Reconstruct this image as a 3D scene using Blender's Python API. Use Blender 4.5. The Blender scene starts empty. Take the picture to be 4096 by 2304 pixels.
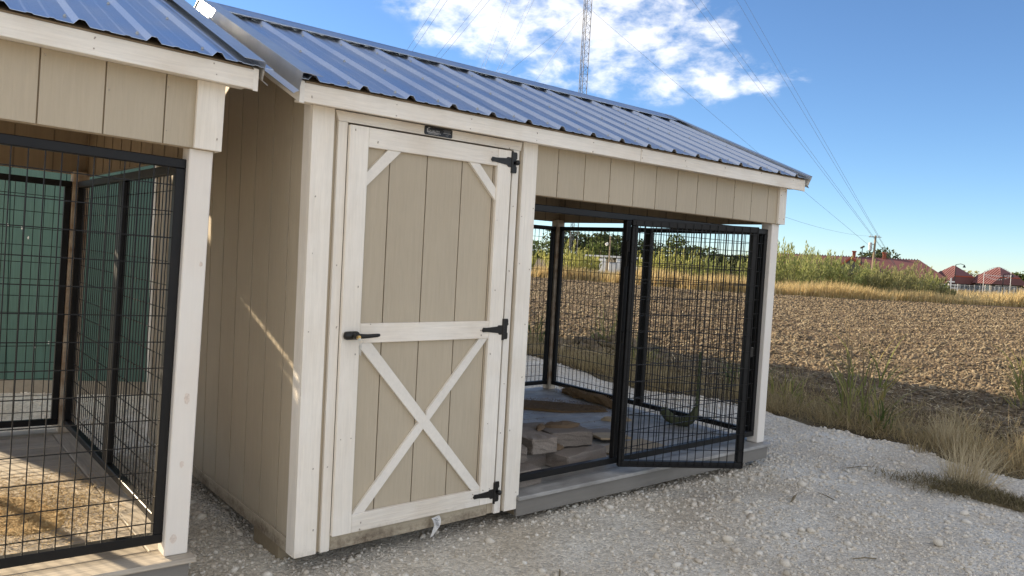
import bpy, math, random
import numpy as np
from mathutils import Vector, Matrix, Euler
rng = np.random.default_rng(7); random.seed(7)
SC = bpy.context.scene; COL = SC.collection
rad = math.radians

# ------------------------------------------------------------------ camera
CAM = Vector((-1.3772, -3.0245, 1.3605))
def make_camera():
    yaw, pitch, roll = rad(39.8116), rad(-2.7284), rad(3.1707)
    f = Vector((math.sin(yaw)*math.cos(pitch), math.cos(yaw)*math.cos(pitch), math.sin(pitch)))
    r = Vector((math.cos(yaw), -math.sin(yaw), 0)); u = r.cross(f)
    c, s = math.cos(roll), math.sin(roll)
    r2, u2 = r*c+u*s, u*c-r*s
    cd = bpy.data.cameras.new('camera'); co = bpy.data.objects.new('camera', cd); COL.objects.link(co)
    cd.sensor_width = 36; cd.lens = 3045.34/4096*36; cd.clip_start = .05; cd.clip_end = 6000
    co.matrix_world = Matrix(((r2.x, u2.x, -f.x, CAM.x), (r2.y, u2.y, -f.y, CAM.y), (r2.z, u2.z, -f.z, CAM.z), (0, 0, 0, 1)))
    SC.camera = co
make_camera()
SC.view_settings.view_transform = 'Standard'; SC.view_settings.look = 'None'
SC.view_settings.exposure = 1.08; SC.view_settings.gamma = 1.0; SC.view_settings.use_curve_mapping = False
SC.view_settings.use_white_balance = True; SC.view_settings.white_balance_temperature = 7150     # the photograph is balanced for the shade
SUN_EL, SUN_AZ = 20.0, -18.5          # azimuth measured from +Y towards +X
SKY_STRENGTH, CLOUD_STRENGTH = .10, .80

def node(nt, t, **kw):
    n = nt.nodes.new(t)
    for k, v in kw.items():
        if k == 'inp':
            for a, b in v.items(): n.inputs[a].default_value = b
        else: setattr(n, k, v)
    return n

def make_world():
    w = bpy.data.worlds.new('World'); SC.world = w; w.use_nodes = True
    nt = w.node_tree; nt.nodes.clear(); L = nt.links.new
    out = node(nt, 'ShaderNodeOutputWorld')
    sky = node(nt, 'ShaderNodeTexSky', sky_type='NISHITA', sun_disc=False, sun_elevation=rad(SUN_EL), sun_rotation=rad(SUN_AZ),
               altitude=0, air_density=.8, dust_density=0., ozone_density=6.0)
    b1 = node(nt, 'ShaderNodeBackground', inp={'Strength': SKY_STRENGTH}); L(sky.outputs[0], b1.inputs[0])
    tc = node(nt, 'ShaderNodeTexCoord')
    def math_(op, a, b=None, clamp=False):
        m = node(nt, 'ShaderNodeMath', operation=op, use_clamp=clamp)
        for i, v in enumerate((a, b)):
            if v is None: continue
            if isinstance(v, (int, float)): m.inputs[i].default_value = v
            else: L(v, m.inputs[i])
        return m.outputs[0]
    # scattered fair-weather clouds: (azimuth, elevation, half width, half height) in degrees, the visible bank only
    blobs = [(38.3, 16.4, 6.0, 3.6), (44.0, 15.9, 6.4, 4.2), (49.0, 15.6, 4.2, 4.0), (47.5, 19.0, 7, 3.2), (35.5, 18.6, 6.5, 2.8), (53.4, 13.2, 3.0, 1.9), (57.0, 12.9, 2.8, 1.1), (50.3, 12.6, 3.0, 1.4), (53.6, 15.9, 1.7, 1.1), (33.2, 15.2, 1.6, .9)]
    total = None
    for az, el, sw, sh in blobs:
        a, e = rad(az), rad(el)
        c = Vector((math.sin(a)*math.cos(e), math.cos(a)*math.cos(e), math.sin(e)))
        r = Vector((math.cos(a), -math.sin(a), 0)); u = r.cross(c)
        def dot(v, sc):
            d = node(nt, 'ShaderNodeVectorMath', operation='DOT_PRODUCT'); L(tc.outputs['Generated'], d.inputs[0]); d.inputs[1].default_value = v*sc
            return d.outputs['Value']
        x, y, z = dot(r, 1/math.sin(rad(sw))), dot(u, 1/math.sin(rad(sh))), dot(c, 1)
        y0 = y
        q = math_('SQRT', math_('ADD', math_('MULTIPLY', x, x), math_('MULTIPLY', y0, y0)))
        m = math_('MULTIPLY', math_('SUBTRACT', 1.25, q, clamp=True), math_('GREATER_THAN', z, .3))
        total = m if total is None else math_('MAXIMUM', total, m)
    # away from the clear patch of sky over the field unseen broken cumulus is added to brighten the shade
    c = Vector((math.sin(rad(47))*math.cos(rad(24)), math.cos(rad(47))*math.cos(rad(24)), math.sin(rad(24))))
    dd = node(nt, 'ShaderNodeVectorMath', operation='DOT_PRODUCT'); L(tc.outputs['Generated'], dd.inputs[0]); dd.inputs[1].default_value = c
    cloud_fill = node(nt, 'ShaderNodeMapRange', interpolation_type='SMOOTHSTEP', inp={'From Min': math.cos(rad(50)), 'From Max': math.cos(rad(74)), 'To Min': 0, 'To Max': 1.12}); L(dd.outputs['Value'], cloud_fill.inputs[0])
    total = math_('MAXIMUM', total, cloud_fill.outputs[0])
    mp = node(nt, 'ShaderNodeMapping', inp={'Scale': (1, 1, 1.9)}); L(tc.outputs['Generated'], mp.inputs[0])
    n1 = node(nt, 'ShaderNodeTexNoise', inp={'Scale': 17.0, 'Detail': 9.0, 'Roughness': .58, 'Distortion': .25}); L(mp.outputs[0], n1.inputs['Vector'])
    n2 = node(nt, 'ShaderNodeTexNoise', inp={'Scale': 48.0, 'Detail': 8.0, 'Roughness': .6, 'Distortion': .4}); L(mp.outputs[0], n2.inputs['Vector'])
    d = math_('ADD', math_('MULTIPLY', math_('SUBTRACT', n1.outputs[0], .5), 4.2), math_('MULTIPLY', math_('SUBTRACT', n2.outputs[0], .5), 1.5))
    dens = math_('ADD', math_('MULTIPLY', total, 1.1), d)
    dens = math_('MULTIPLY', dens, math_('MULTIPLY', total, 4.0, clamp=True))
    cov = node(nt, 'ShaderNodeMapRange', interpolation_type='SMOOTHSTEP', inp={'From Min': -.05, 'From Max': 2.2, 'To Max': .88}); L(dens, cov.inputs[0])
    sh = node(nt, 'ShaderNodeMapRange', inp={'From Min': 1.1, 'From Max': 2.4, 'To Min': 0, 'To Max': 1}); L(dens, sh.inputs[0])
    n3 = node(nt, 'ShaderNodeTexNoise', inp={'Scale': 15.0, 'Detail': 5.0}); L(mp.outputs[0], n3.inputs['Vector'])
    shade = math_('MULTIPLY', sh.outputs[0], math_('MULTIPLY', n3.outputs[0], 1.5), clamp=True)
    cc = node(nt, 'ShaderNodeMixRGB', inp={'Color1': (1.0, 1.0, 1.0, 1), 'Color2': (.36, .39, .45, 1)}); L(shade, cc.inputs[0])
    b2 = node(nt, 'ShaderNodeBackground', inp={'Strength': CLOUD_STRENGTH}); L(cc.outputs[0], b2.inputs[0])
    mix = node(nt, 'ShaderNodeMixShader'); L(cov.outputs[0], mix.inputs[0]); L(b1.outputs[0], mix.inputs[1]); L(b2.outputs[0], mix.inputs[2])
    L(mix.outputs[0], out.inputs[0])
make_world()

def make_sun():
    a, e = rad(SUN_AZ), rad(SUN_EL)
    d = -Vector((math.sin(a)*math.cos(e), math.cos(a)*math.cos(e), math.sin(e)))
    l = bpy.data.lights.new('sun', 'SUN'); l.energy = 5.0; l.angle = rad(.53); l.color = (1.0, .86, .66)
    o = bpy.data.objects.new('sun', l); COL.objects.link(o); o.rotation_euler = d.to_track_quat('-Z', 'Y').to_euler(); o.location = (-20, 40, 30)
make_sun()

# ------------------------------------------------------------------ materials
def mat(name, col, rough=.7, metal=0., grain=None, var=.12, bump=.25, bscale=40., col2=None, col2_scale=3., col2_amt=.5, spec=.4, island=None, stretch=None, obj_var=.0, dirt=None, transl=0.):
    """grain: axis along which the texture is stretched ('x','y','z'); island: second colour mixed at random per loose piece"""
    m = bpy.data.materials.new(name); m.use_nodes = True; nt = m.node_tree; L = nt.links.new
    bs = nt.nodes['Principled BSDF']; bs.inputs['Roughness'].default_value = rough; bs.inputs['Metallic'].default_value = metal
    bs.inputs['Specular IOR Level'].default_value = spec
    tc = node(nt, 'ShaderNodeTexCoord'); mp = node(nt, 'ShaderNodeMapping'); L(tc.outputs['Object'], mp.inputs[0])
    s = {'x': (.06, 1, 1), 'y': (1, .06, 1), 'z': (1, 1, .06), None: (1, 1, 1)}[grain]
    if stretch: s = stretch
    mp.inputs['Scale'].default_value = s
    n1 = node(nt, 'ShaderNodeTexNoise', inp={'Scale': bscale, 'Detail': 6., 'Roughness': .62, 'Distortion': .6 if grain else 0.}); L(mp.outputs[0], n1.inputs['Vector'])
    n2 = node(nt, 'ShaderNodeTexNoise', inp={'Scale': col2_scale, 'Detail': 5., 'Roughness': .6}); L(tc.outputs['Object'], n2.inputs['Vector'])
    c1 = node(nt, 'ShaderNodeMixRGB', inp={'Color1': (*col, 1), 'Color2': (*(col2 or [c*.75 for c in col]), 1)})
    r2 = node(nt, 'ShaderNodeMapRange', inp={'From Min': .38, 'From Max': .68, 'To Max': col2_amt}); L(n2.outputs[0], r2.inputs[0]); L(r2.outputs[0], c1.inputs[0])
    last = c1.outputs[0]
    if island:
        ge = node(nt, 'ShaderNodeNewGeometry'); ri = node(nt, 'ShaderNodeValToRGB')
        e = ri.color_ramp.elements; e[0].color = (*col, 1); e[1].color = (*island[-1], 1)
        for i, c in enumerate(island[:-1]):
            x = e.new((i+1)/len(island)); x.color = (*c, 1)
        L(ge.outputs['Random Per Island'], ri.inputs[0])
        mx = node(nt, 'ShaderNodeMixRGB', blend_type='MIX', inp={'Fac': .8 if name != 'clod' else .62}); L(last, mx.inputs[1]); L(ri.outputs[0], mx.inputs[2]); last = mx.outputs[0]
    hv = node(nt, 'ShaderNodeHueSaturation'); L(last, hv.inputs['Color'])
    r3 = node(nt, 'ShaderNodeMapRange', inp={'From Min': .25, 'From Max': .75, 'To Min': 1-var, 'To Max': 1+var}); L(n1.outputs[0], r3.inputs[0])
    if obj_var:
        oi = node(nt, 'ShaderNodeObjectInfo'); r4 = node(nt, 'ShaderNodeMapRange', inp={'To Min': 1-obj_var, 'To Max': 1+obj_var}); L(oi.outputs['Random'], r4.inputs[0])
        mm = node(nt, 'ShaderNodeMath', operation='MULTIPLY'); L(r3.outputs[0], mm.inputs[0]); L(r4.outputs[0], mm.inputs[1]); L(mm.outputs[0], hv.inputs['Value'])
    else: L(r3.outputs[0], hv.inputs['Value'])
    last = hv.outputs[0]
    if dirt:                      # (colour, z where it starts, z where it is strongest, amount): splashed mud with its own ragged shape
        dc, z0, z1, amt = dirt
        sx = node(nt, 'ShaderNodeSeparateXYZ'); L(tc.outputs['Object'], sx.inputs[0])
        zr = node(nt, 'ShaderNodeMapRange', inp={'From Min': z0, 'From Max': z1, 'To Min': 0, 'To Max': 1}); L(sx.outputs[2], zr.inputs[0])
        dn = node(nt, 'ShaderNodeTexNoise', inp={'Scale': 38., 'Detail': 8., 'Roughness': .75}); L(tc.outputs['Object'], dn.inputs['Vector'])
        dn2 = node(nt, 'ShaderNodeTexNoise', inp={'Scale': 4., 'Detail': 4.}); L(tc.outputs['Object'], dn2.inputs['Vector'])
        ad = node(nt, 'ShaderNodeMath', operation='ADD'); L(dn.outputs[0], ad.inputs[0]); L(dn2.outputs[0], ad.inputs[1])
        ml = node(nt, 'ShaderNodeMath', operation='MULTIPLY'); L(ad.outputs[0], ml.inputs[0]); L(zr.outputs[0], ml.inputs[1])
        mr = node(nt, 'ShaderNodeMapRange', inp={'From Min': .86, 'From Max': 1.22, 'To Max': amt}); L(ml.outputs[0], mr.inputs[0])
        md = node(nt, 'ShaderNodeMixRGB', inp={'Color2': (*dc, 1)}); L(mr.outputs[0], md.inputs[0]); L(last, md.inputs[1]); last = md.outputs[0]
    L(last, bs.inputs['Base Color'])
    if transl:
        bs.inputs['Transmission Weight'].default_value = 0
        tr = node(nt, 'ShaderNodeBsdfTranslucent'); L(last, tr.inputs[0]); ms = node(nt, 'ShaderNodeMixShader', inp={'Fac': transl})
        L(bs.outputs[0], ms.inputs[1]); L(tr.outputs[0], ms.inputs[2]); L(ms.outputs[0], nt.nodes['Material Output'].inputs[0])
    if bump:
        bp = node(nt, 'ShaderNodeBump', inp={'Strength': bump, 'Distance': .004}); L(n1.outputs[0], bp.inputs['Height']); L(bp.outputs[0], bs.inputs['Normal'])
    return m

M = {}
BEIGE = (.51, .435, .325); WHITE = (.87, .815, .73)
M['siding'] = mat('siding', BEIGE, .62, grain='z', bump=.5, bscale=90, var=.06, col2=(.44, .365, .265), col2_amt=.55, col2_scale=1.6, obj_var=.03)
M['skirt'] = mat('skirt', BEIGE, .68, grain='x', bump=.5, bscale=70, dirt=((.10, .065, .04), .16, .02, .85))
M['trim_v'] = mat('trim_v', WHITE, .55, grain='z', bump=.6, bscale=80, var=.08, col2=(.73, .65, .54), col2_amt=.55, col2_scale=2.4, obj_var=.04, dirt=((.24, .18, .12), .42, -.02, .30))
M['trim_h'] = mat('trim_h', WHITE, .55, grain='x', bump=.7, bscale=80, var=.10, col2=(.71, .61, .49), col2_amt=.6, col2_scale=2.4, obj_var=.04, dirt=((.24, .18, .12), .22, .05, .30))
M['trim_d'] = mat('trim_d', WHITE, .55, bump=.3, bscale=60, var=.05)
M['groove'] = mat('groove', (.22, .175, .125), .8, grain='z', bump=.2)
M['post'] = mat('post', (.84, .79, .72), .5, grain='z', bump=.2, bscale=50, var=.03, col2=(.72, .60, .50), col2_amt=.28, col2_scale=2.2, dirt=((.30, .20, .11), .5, .02, .35))
M['post_worn'] = mat('post_worn', (.66, .57, .45), .6, grain='z', bump=.4, col2=(.30, .16, .08), col2_amt=.95, col2_scale=7)
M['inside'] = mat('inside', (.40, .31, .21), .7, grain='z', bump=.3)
M['underroof'] = mat('underroof', (.30, .22, .14), .8, grain='x', bump=.3)
def roof_metal():
    m = bpy.data.materials.new('roof_metal'); m.use_nodes = True; nt = m.node_tree; L = nt.links.new
    bs = nt.nodes['Principled BSDF']; bs.inputs['Metallic'].default_value = 1.0
    tc = node(nt, 'ShaderNodeTexCoord')
    v = node(nt, 'ShaderNodeTexVoronoi', inp={'Scale': 240.}); L(tc.outputs['Object'], v.inputs['Vector'])
    n = node(nt, 'ShaderNodeTexNoise', inp={'Scale': 3.5, 'Detail': 6., 'Roughness': .65}); mp = node(nt, 'ShaderNodeMapping', inp={'Scale': (1, .35, 1)}); L(tc.outputs['Object'], mp.inputs[0]); L(mp.outputs[0], n.inputs['Vector'])
    n2 = node(nt, 'ShaderNodeTexNoise', inp={'Scale': 26., 'Detail': 8., 'Roughness': .8}); L(tc.outputs['Object'], n2.inputs['Vector'])
    c = node(nt, 'ShaderNodeMixRGB', inp={'Color1': (.55, .60, .68, 1), 'Color2': (.64, .69, .76, 1)}); L(v.outputs['Color'], c.inputs[0])
    sm = node(nt, 'ShaderNodeMapRange', inp={'From Min': .62, 'From Max': .74, 'To Max': .55}); L(n2.outputs[0], sm.inputs[0])
    c2 = node(nt, 'ShaderNodeMixRGB', inp={'Color2': (.34, .37, .42, 1)}); L(sm.outputs[0], c2.inputs[0]); L(c.outputs[0], c2.inputs[1]); L(c2.outputs[0], bs.inputs['Base Color'])
    r = node(nt, 'ShaderNodeMapRange', inp={'From Min': .3, 'From Max': .7, 'To Min': .34, 'To Max': .54}); L(n.outputs[0], r.inputs[0]); L(r.outputs[0], bs.inputs['Roughness'])
    bp = node(nt, 'ShaderNodeBump', inp={'Strength': .12, 'Distance': .003}); L(n.outputs[0], bp.inputs['Height']); L(bp.outputs[0], bs.inputs['Normal'])
    return m
M['roof'] = roof_metal()
M['flash'] = mat('flash', (.72, .72, .71), .42, metal=.9, var=.06, bump=.1, bscale=15)
M['steel'] = mat('steel', (.006, .006, .007), .45, var=.15, bump=.12, bscale=60, spec=.3, col2=(.014, .013, .012), col2_scale=9)
M['wire'] = mat('wire', (.006, .006, .007), .4, var=.1, bump=0, spec=.3)
M['nail'] = mat('nail', (.46, .40, .34), .6, bump=0)
M['hard'] = mat('hard', (.014, .013, .012), .4, bump=.15, bscale=80)
M['brass'] = mat('brass', (.75, .52, .22), .3, metal=1, bump=0)
M['key'] = mat('key', (.7, .69, .66), .3, metal=1, bump=0)
M['deck'] = mat('deck', (.25, .24, .225), .55, grain='x', bump=.5, bscale=60, var=.2, col2=(.42, .41, .39), col2_amt=.8, col2_scale=6, obj_var=.12)
M['deck_y'] = mat('deck_y', (.32, .31, .29), .62, grain='y', bump=.5, bscale=60, var=.14, col2=(.24, .23, .22), obj_var=.06)
M['deck_wood'] = mat('deck_wood', (.50, .44, .36), .7, grain='x', bump=.9, bscale=55, var=.28, col2=(.36, .31, .25), col2_amt=.7, col2_scale=5, obj_var=.10)
M['deck_wood_y'] = mat('deck_wood_y', (.55, .49, .41), .7, grain='y', bump=.9, bscale=55, var=.26, col2=(.30, .26, .21), obj_var=.06)
M['deck_face'] = mat('deck_face', (.22, .205, .185), .6, grain='x', bump=.3, bscale=40, var=.1, col2=(.17, .155, .135), col2_amt=.6)
M['lumber'] = mat('lumber', (.30, .24, .16), .8, grain='x', bump=.4)
M['plate'] = mat('plate', (.01, .011, .015), .3, var=.1, bump=0)
M['print'] = mat('print', (.62, .63, .66), .5, var=.03, bump=0)
M['print_dim'] = mat('print_dim', (.22, .23, .25), .5, var=.03, bump=0)
M['paper'] = mat('paper', (.80, .79, .77), .7, var=.05, bump=.1, transl=.15)
M['ink'] = mat('ink', (.03, .03, .04), .7, bump=0)
M['paver'] = mat('paver', (.24, .205, .175), .92, var=.22, bump=.7, bscale=130, col2=(.24, .20, .17), col2_amt=.8, col2_scale=9, obj_var=.15)
M['bark'] = mat('bark', (.17, .115, .07), .9, grain='x', bump=.9, bscale=40, var=.35)
M['ply'] = mat('ply', (.40, .31, .20), .75, grain='x', bump=.5, bscale=60, var=.2)
M['rope'] = mat('rope', (.10, .115, .06), .95, bump=.9, bscale=140, var=.35, col2=(.035, .03, .016))
M['coir'] = mat('coir', (.15, .095, .05), .95, bump=1., bscale=150, var=.4, col2=(.08, .05, .028), col2_scale=14, col2_amt=.9, island=[(.22, .135, .06), (.10, .06, .03)])
M['shaving'] = mat('shaving', (.56, .40, .19), .85, bump=.5, var=.3, col2=(.34, .22, .10), col2_scale=16, island=[(.70, .53, .28), (.42, .27, .11), (.78, .63, .38)])
M['green_wall'] = mat('green_wall', (.068, .145, .122), .6, grain='z', bump=.4, bscale=60, var=.18, col2=(.05, .115, .10), col2_scale=2., obj_var=.08)
M['green_trim'] = mat('green_trim', (.33, .29, .23), .7, bump=.2)
M['barn'] = mat('barn', (.34, .29, .22), .6, grain='z', bump=.3, obj_var=.05)

def gravel_mat():
    m = bpy.data.materials.new('gravel_fines'); m.use_nodes = True; nt = m.node_tree; L = nt.links.new
    bs = nt.nodes['Principled BSDF']; bs.inputs['Roughness'].default_value = .95; bs.inputs['Specular IOR Level'].default_value = .2
    tc = node(nt, 'ShaderNodeTexCoord'); P = tc.outputs['Object']
    v = node(nt, 'ShaderNodeTexVoronoi', inp={'Scale': 70., 'Randomness': 1.}); L(P, v.inputs['Vector'])
    v2 = node(nt, 'ShaderNodeTexVoronoi', inp={'Scale': 190.}); L(P, v2.inputs['Vector'])
    n = node(nt, 'ShaderNodeTexNoise', inp={'Scale': 1.3, 'Detail': 6., 'Roughness': .6}); L(P, n.inputs['Vector'])
    n2 = node(nt, 'ShaderNodeTexNoise', inp={'Scale': 300., 'Detail': 3.}); L(P, n2.inputs['Vector'])
    c = node(nt, 'ShaderNodeMixRGB', inp={'Color1': (.79, .75, .66, 1), 'Color2': (.62, .545, .435, 1)})
    r = node(nt, 'ShaderNodeMapRange', inp={'From Min': .36, 'From Max': .66}); L(n.outputs[0], r.inputs[0]); L(r.outputs[0], c.inputs[0])
    sep = node(nt, 'ShaderNodeSeparateXYZ'); L(v.outputs['Color'], sep.inputs[0])
    hv = node(nt, 'ShaderNodeHueSaturation'); r2 = node(nt, 'ShaderNodeMapRange', inp={'To Min': .74, 'To Max': 1.18}); L(sep.outputs[0], r2.inputs[0]); L(r2.outputs[0], hv.inputs['Value']); L(c.outputs[0], hv.inputs['Color'])
    L(hv.outputs[0], bs.inputs['Base Color'])
    a = node(nt, 'ShaderNodeMath', operation='ADD'); L(v.outputs['Distance'], a.inputs[0])
    b = node(nt, 'ShaderNodeMath', operation='MULTIPLY', inp={1: .4}); L(v2.outputs['Distance'], b.inputs[0]); L(b.outputs[0], a.inputs[1])
    a2 = node(nt, 'ShaderNodeMath', operation='MULTIPLY', inp={1: -1.}); L(a.outputs[0], a2.inputs[0])
    bp = node(nt, 'ShaderNodeBump', inp={'Strength': .8, 'Distance': .012}); L(a2.outputs[0], bp.inputs['Height']); L(bp.outputs[0], bs.inputs['Normal'])
    return m
M['gravel'] = gravel_mat()
M['stone'] = mat('stone', (.72, .67, .58), .95, var=.12, bump=.5, bscale=160, spec=.2, island=[(.75, .70, .61), (.60, .52, .42), (.73, .67, .58), (.64, .56, .45), (.80, .76, .68), (.46, .40, .31)])
M['soil'] = mat('soil', (.11, .078, .050), .97, var=.4, bump=1., bscale=30, spec=.15, col2=(.15, .105, .066), col2_scale=.8, col2_amt=.8)  # base darkened so the gaps between clods read as shade
M['clod'] = mat('clod', (.13, .100, .068), .97, var=.35, bump=.9, bscale=45, spec=.15, col2=(.24, .19, .13), col2_scale=.35, col2_amt=1., island=[(.17, .132, .09), (.085, .064, .043), (.21, .165, .115), (.12, .093, .063), (.28, .225, .155), (.10, .076, .051)])
M['earth'] = mat('earth', (.115, .09, .06), .97, var=.35, bump=1., bscale=30, spec=.15, col2=(.20, .165, .10), col2_scale=2.2, col2_amt=.9)
M['straw'] = mat('straw', (.58, .47, .29), .9, var=.1, bump=0, island=[(.70, .59, .39), (.42, .32, .18), (.55, .44, .27)], transl=.25)
M['dry'] = mat('dry', (.42, .33, .18), .9, var=.1, bump=0, island=[(.54, .42, .23), (.28, .20, .10), (.46, .35, .18), (.25, .22, .09)], transl=.3)
M['dry_gold'] = mat('dry_gold', (.58, .45, .23), .9, var=.1, bump=0, island=[(.72, .58, .33), (.40, .285, .13), (.64, .49, .25), (.33, .30, .13), (.50, .33, .16)], transl=.4)
M['green'] = mat('green', (.20, .21, .06), .7, var=.1, bump=0, island=[(.38, .34, .11), (.13, .17, .04), (.55, .43, .18), (.24, .27, .08), (.46, .30, .12)], transl=.45)
M['green_deep'] = mat('green_deep', (.08, .12, .03), .6, var=.1, bump=0, island=[(.14, .18, .05), (.06, .095, .025), (.38, .30, .12), (.30, .20, .09)], transl=.35)
M['bush'] = mat('bush', (.27, .31, .10), .8, var=.1, bump=0, island=[(.40, .43, .17), (.15, .19, .06), (.50, .50, .23), (.28, .32, .11)], transl=.45)
M['bush_yellow'] = mat('bush_yellow', (.42, .43, .13), .8, var=.1, bump=0, island=[(.56, .55, .20), (.24, .27, .07), (.64, .61, .26)], transl=.45)
M['bush_grey'] = mat('bush_grey', (.26, .26, .12), .85, var=.1, bump=0, island=[(.35, .34, .16), (.17, .18, .08), (.42, .39, .20)], transl=.4)
M['leaf_dark'] = mat('leaf_dark', (.045, .065, .02), .8, var=.1, bump=0, island=[(.07, .095, .03), (.03, .045, .014), (.095, .115, .04)], transl=.25)
M['leaf_mid'] = mat('leaf_mid', (.075, .11, .025), .8, var=.1, bump=0, island=[(.12, .16, .045), (.05, .075, .018), (.15, .18, .055)], transl=.3)
M['moss'] = mat('moss', (.15, .12, .06), .95, var=.35, bump=.8, bscale=90, col2=(.10, .078, .045), col2_scale=9, col2_amt=.9, island=[(.17, .145, .06), (.12, .09, .05), (.30, .24, .14), (.13, .12, .05)])
M['wood_pole'] = mat('wood_pole', (.28, .22, .155), .9, grain='z', bump=.3)
M['stem'] = mat('stem', (.20, .155, .09), .9, bump=.2)
M['red_roof'] = mat('red_roof', (.16, .068, .066), .65, var=.08, bump=.1, col2=(.12, .05, .05), col2_scale=.4)
M['red_trim'] = mat('red_trim', (.34, .07, .035), .6, bump=0)
M['brick'] = mat('brick', (.30, .085, .05), .9, bump=.2)
M['house_wall'] = mat('house_wall', (.10, .095, .085), .8, bump=.1)
M['house_tan'] = mat('house_tan', (.38, .30, .20), .85, bump=.1, grain='x')
M['glass'] = mat('glass', (.05, .07, .08), .12, bump=0, spec=.8)
M['white_paint'] = mat('white_paint', (.78, .77, .74), .6, bump=.05)
M['galv'] = mat('galv', (.48, .50, .51), .5, metal=.5, bump=.05)
M['mast_w'] = mat('mast_w', (.16, .16, .17), .6, metal=.3, bump=0)
M['cable'] = mat('cable', (.12, .13, .15), .6, metal=.3, bump=0)
M['grey_box'] = mat('grey_box', (.50, .53, .56), .6, bump=.05)

# ------------------------------------------------------------------ mesh helpers
class G:
    def __init__(s): s.v = []; s.f = []
    def add(s, vs, fs):
        o = len(s.v); s.v += [tuple(p) for p in vs]; s.f += [tuple(o+i for i in f) for f in fs]; return s
    def box(s, x0, x1, y0, y1, z0, z1, c=.0015):
        x0, x1 = min(x0, x1), max(x0, x1); y0, y1 = min(y0, y1), max(y0, y1); z0, z1 = min(z0, z1), max(z0, z1)
        c = min(c, (x1-x0)*.3, (y1-y0)*.3, (z1-z0)*.3)
        if c <= 0:
            return s.add([(x, y, z) for x in (x0, x1) for y in (y0, y1) for z in (z0, z1)], [(0, 1, 3, 2), (4, 6, 7, 5), (0, 4, 5, 1), (2, 3, 7, 6), (0, 2, 6, 4), (1, 5, 7, 3)])
        V = []; idx = {}
        X, Y, Z = (x0, x1), (y0, y1), (z0, z1)
        for i in (0, 1):
            for j in (0, 1):
                for k in (0, 1):
                    sx, sy, sz = (c if i == 0 else -c), (c if j == 0 else -c), (c if k == 0 else -c)
                    for a, p in enumerate(((X[i], Y[j]+sy, Z[k]+sz), (X[i]+sx, Y[j], Z[k]+sz), (X[i]+sx, Y[j]+sy, Z[k]))):
                        idx[(i, j, k, a)] = len(V); V.append(p)
        F = []
        for i in (0, 1):
            q = [idx[(i, j, k, 0)] for j, k in ((0, 0), (1, 0), (1, 1), (0, 1))]; F.append(q if i else q[::-1])
            q = [idx[(j, i, k, 1)] for j, k in ((0, 0), (0, 1), (1, 1), (1, 0))]; F.append(q if i else q[::-1])
            q = [idx[(j, k, i, 2)] for j, k in ((0, 0), (1, 0), (1, 1), (0, 1))]; F.append(q if i else q[::-1])
        for i in (0, 1):
            for j in (0, 1):
                F.append([idx[(i, j, 0, 0)], idx[(i, j, 1, 0)], idx[(i, j, 1, 1)], idx[(i, j, 0, 1)]])
                F.append([idx[(i, 0, j, 0)], idx[(i, 1, j, 0)], idx[(i, 1, j, 2)], idx[(i, 0, j, 2)]])
                F.append([idx[(0, i, j, 1)], idx[(1, i, j, 1)], idx[(1, i, j, 2)], idx[(0, i, j, 2)]])
                for k in (0, 1): F.append([idx[(i, j, k, a)] for a in range(3)])
        return s.add(V, F)
    def prism(s, poly, axis, a0, a1):
        """poly in the two other axes (x,z for 'y'; y,z for 'x'; x,y for 'z')"""
        P = {'y': lambda p, a: (p[0], a, p[1]), 'x': lambda p, a: (a, p[0], p[1]), 'z': lambda p, a: (p[0], p[1], a)}[axis]
        n = len(poly)
        return s.add([P(p, a0) for p in poly]+[P(p, a1) for p in poly], [tuple(range(n))[::-1], tuple(range(n, 2*n))]+[(i, (i+1) % n, n+(i+1) % n, n+i) for i in range(n)])
    def tube(s, pts, r, n=6, caps=True):
        pts = [Vector(p) for p in pts]; rs = r if isinstance(r, (list, tuple)) else [r]*len(pts)
        rings = []; prev = None
        for i, p in enumerate(pts):
            t = ((pts[min(i+1, len(pts)-1)]-p).normalized()+(p-pts[max(i-1, 0)]).normalized()).normalized()
            a = prev if prev is not None else (Vector((0, 0, 1)) if abs(t.z) < .9 else Vector((1, 0, 0)))
            a = (a-t*a.dot(t)).normalized(); b = t.cross(a); prev = a
            rings.append([p+(a*math.cos(2*math.pi*(k+.5)/n)+b*math.sin(2*math.pi*(k+.5)/n))*rs[i] for k in range(n)])
        V = [q for rg in rings for q in rg]; F = []
        for i in range(len(pts)-1):
            for k in range(n): F.append((i*n+k, i*n+(k+1) % n, (i+1)*n+(k+1) % n, (i+1)*n+k))
        if caps: F += [tuple(range(n))[::-1], tuple(range((len(pts)-1)*n, len(pts)*n))]
        return s.add(V, F)
    def xform(s, m):
        s.v = [tuple(m @ Vector(p)) for p in s.v]; return s

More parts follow.
